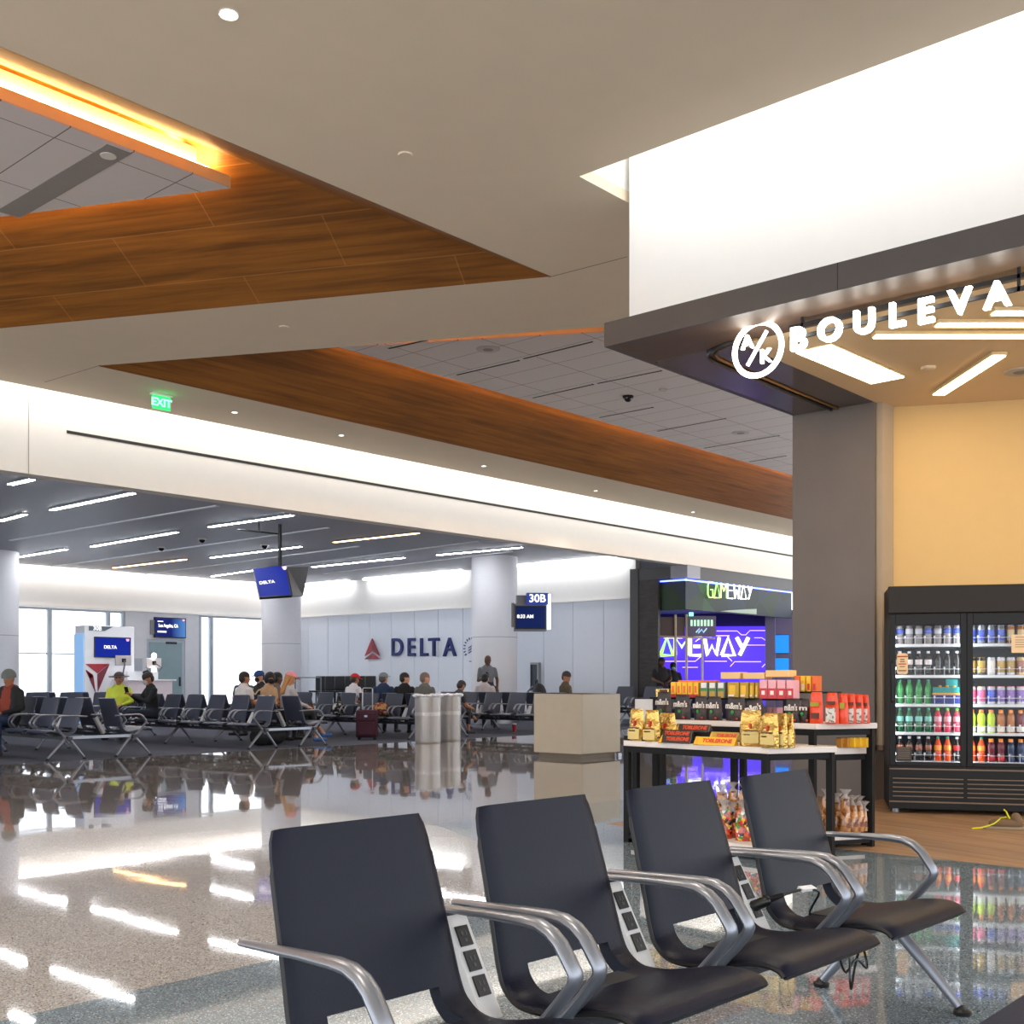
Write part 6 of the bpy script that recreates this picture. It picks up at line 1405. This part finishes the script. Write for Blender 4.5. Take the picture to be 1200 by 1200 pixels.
q = MB(); q.plate([(0, 0), (2.0, 0), (2.0, .16), (1.4, .12), (.5, .05)], (27.3, YB + .1, zh0 + .02), *FY, (0, -1, 0), .02); obj('wave_print', q, mat('pale wave print', C(170, 190, 170), rough=.3), t, world=True)
# shop inside: lights, pier, screens, frame, poster
q = MB(); q.prism([(XG + .3, YB + .3), (40, YB + .3), (40, 30), (XD + .3, 30)], 3.30, 3.36); struct('ceiling', q, mat('shop dark ceiling', C(70, 56, 110), rough=.6), smooth=0)
for a, b, s in (((771, 727), (793, 724), 'first from the left'), ((771, 731), (816, 728), 'second from the left'), ((806, 726), (886, 735), 'long one above the violet wall'), ((830, 737.5), (886, 735), 'return of the long one'), ((771, 738), (812, 736), 'lower left one')):
    A_, B_ = atd(a[0], a[1], 31), atd(b[0], b[1], 33); A_.z = B_.z = 3.27; A_ = atz(a[0], a[1], 3.27); B_ = atz(b[0], b[1], 3.27)
    t = thing('shop_light', 'thin glowing light line in the games shop ceiling, ' + s, 'ceiling light', (A_ + B_) / 2, group='light lines of the games shop'); dd = B_ - A_; n_ = Vector((-dd.y, dd.x, 0)).normalized()
    q = MB(); q.obox((0, 0, 0), dd / 2, n_ * .05, (0, 0, .02)); obj('tube', q, emis('peach light line', (1, .78, .7), 7), t)
q = MB(); a, b = on_wall(898, 760), on_wall(909, 760); q.obox(((a.x + b.x) / 2 - DN.x * .4, (a.y + b.y) / 2 - DN.y * .4, 1.65), (b - a) * .5, DN * .4, (0, 0, 1.65)); q.obox(((a.x + b.x) / 2 + DG.x * 2.2 , (a.y + b.y) / 2 + DG.y * 2.2, 1.65), DG * 2.2, DN * .1, (0, 0, 1.65)); struct('wall_games_pier', q, mat('lilac grey pier', C(140, 130, 165), rough=.6), smooth=0)
for py0, py1, s in ((744, 766, 'upper'), (771, 786, 'lower')):
    a, b = on_wall(908, py0), on_wall(925, py1); t = thing('shop_screen', 'blue glowing screen beside the violet wall, %s of two' % s, 'screen', ((a.x + b.x) / 2 - DN.x * .12, (a.y + b.y) / 2 - DN.y * .12, (a.z + b.z) / 2)); q = MB(); q.obox((0, 0, 0), Vector((b.x - a.x, b.y - a.y, 0)) / 2, DN * .03, (0, 0, (a.z - b.z) / 2)); obj('casing', q, blk, t); q = MB(); q.obox(-DN * .034, Vector((b.x - a.x, b.y - a.y, 0)) * .48, DN * .003, (0, 0, (a.z - b.z) * .47)); obj('display', q, mat('cyan screen', C(20, 120, 210), emit=C(20, 110, 210), es=1.0, var=0), t)
t = thing('display_rack', 'pale metal display frame inside the games shop at left', 'frame', atd(795, 750, 31.5)); crf = mat('cream metal frame', C(214, 190, 160), rough=.4); q = MB()
f = lambda px, py: atd(px, py, 31.5)
for px in (791.5, 804.5): q.tube([f(px, 800), f(px, 720)], .035, 6)
q.tube([f(768, 745.5), f(838, 748)], .03, 6); q.tube([f(823, 748), f(823, 800)], .03, 6); obj('posts', q, crf, t, world=True); a, b = f(768, 723), f(803, 745); q = MB(); q.plate([(0, 0), (1, 0), (1, 1), (0, 1)], (a.x + .05, a.y + .05, b.z), Vector((b.x - a.x, b.y - a.y, 0)), (0, 0, a.z - b.z), -DN, .03); obj('panel', q, mat('brown grey panel', C(104, 84, 80), rough=.5), t, world=True)
a, b = f(806, 722), f(839, 746); rv_ = Vector((b.x - a.x, b.y - a.y, 0)); t = thing('shop_poster', 'grey poster with green and white lettering hanging in the games shop', 'poster', (a + b) / 2); q = MB(); q.plate([(0, 0), (1, 0), (1, 1), (0, 1)], (a.x, a.y, b.z), rv_, (0, 0, a.z - b.z), -DN, .03); obj('board', q, mat('poster grey', C(110, 100, 130), rough=.4), t, world=True)
w_ = rv_.length
for i_ in range(7): q = MB(); c_ = Vector((a.x, a.y, 0)) + rv_ * (.14 + .12 * i_) - DN * .05; q.obox((c_.x, c_.y, b.z + (a.z - b.z) * .66), rv_ * .035, DN * .008, (0, 0, .085)); obj('print_letter', q, mat('mint print', C(190, 240, 200), emit=(.6, 1, .7), es=.5, var=0), t, world=True)
q = MB(); c_ = Vector((a.x, a.y, 0)) - DN * .05; q.tube([(c_.x + rv_.x * u_, c_.y + rv_.y * u_, b.z + (a.z - b.z) * v_) for u_, v_ in ((.3, .2), (.42, .4), (.38, .15), (.5, .35), (.56, .2), (.68, .4))], .02, 6); obj('print_script', q, mat('pale blue print', C(170, 210, 250), emit=(.5, .8, 1), es=.5, var=0), t, world=True)
p = f(810, 716.5); t = thing('exit_sign', 'small green exit sign inside the games shop', 'exit sign', p); q = MB(); q.obox((0, 0, -.14), Vector((SN, -CS, 0)) * .06, DN * .02, (0, 0, .11)); obj('panel', q, emis('green exit glow', (.1, 1, .6), 1.6), t)
p = atd(776, 797, 30.6); person('person in dark clothes at the left inside the games shop', (p.x, p.y, 0), R(-45), sit=False, skin='dark', shirt=(30, 24, 30), pants=(24, 22, 28), hair=('short', (20, 18, 20)), scale=1.06, head=(20, 0))
p = atd(789, 797, 31.2); person('person with pale face mask inside the games shop', (p.x, p.y, 0), R(-45), sit=False, skin='dark', shirt=(26, 22, 34), pants=(24, 22, 28), hair=('short', (20, 18, 20)), mask=(120, 190, 190), scale=.99, head=(0, 8))
q = MB(); q.obox((m_.x - DN.x * .5, m_.y - DN.y * .5, .5), (wr_ - wl) * .45, DN * .3, (0, 0, .5)); t = thing('shop_counter', 'dark counter in front of the violet games wall', 'counter', (m_.x - DN.x * .5, m_.y - DN.y * .5, 0)); obj('body', q, mat('dark violet counter', C(36, 28, 70), rough=.4), t, world=True)

# ---------------------------------------------------------------- light
w = bpy.data.worlds.new('world'); S.world = w; w.use_nodes = True
w.node_tree.nodes['Background'].inputs[0].default_value = (.92, .96, 1, 1); w.node_tree.nodes['Background'].inputs[1].default_value = 2.0
def spot(x, y, z, e, col=(1, .86, .70), ang=110, r=.07):
    l = bpy.data.lights.new('downlight_or_fill_lamp', 'SPOT'); l.energy = e; l.color = col; l.spot_size = R(ang); l.spot_blend = .7; l.shadow_soft_size = r
    o = bpy.data.objects.new('downlight_or_fill_lamp', l); COL.objects.link(o); o.location = (x, y, z)
p = atz(268, 16, ZC); spot(p.x, p.y, ZC - .03, 160)
for x, y in ((-3, 1.5), (1, 1.5), (4.5, 3.2), (-2, 5.5), (2.5, 5.5)): spot(x, y, ZC - .03, 150)  # unseen lamps added out of view for general concourse light
for px, py in ((275, 483), (400, 510), (567, 546), (698, 575)): p = atz(px, py, ZC); spot(p.x, p.y, ZC - .03, 60)
S.view_settings.view_transform = 'Standard'; S.view_settings.look = 'None'; S.view_settings.gamma = 1; S.view_settings.exposure = 0.75; S.view_settings.use_curve_mapping = False
S.cycles.use_denoising = True; S.cycles.max_bounces = 7; S.cycles.diffuse_bounces = 4; S.cycles.glossy_bounces = 4; S.cycles.transparent_max_bounces = 12; S.cycles.sample_clamp_indirect = 6; S.cycles.caustics_reflective = False; S.cycles.caustics_refractive = False
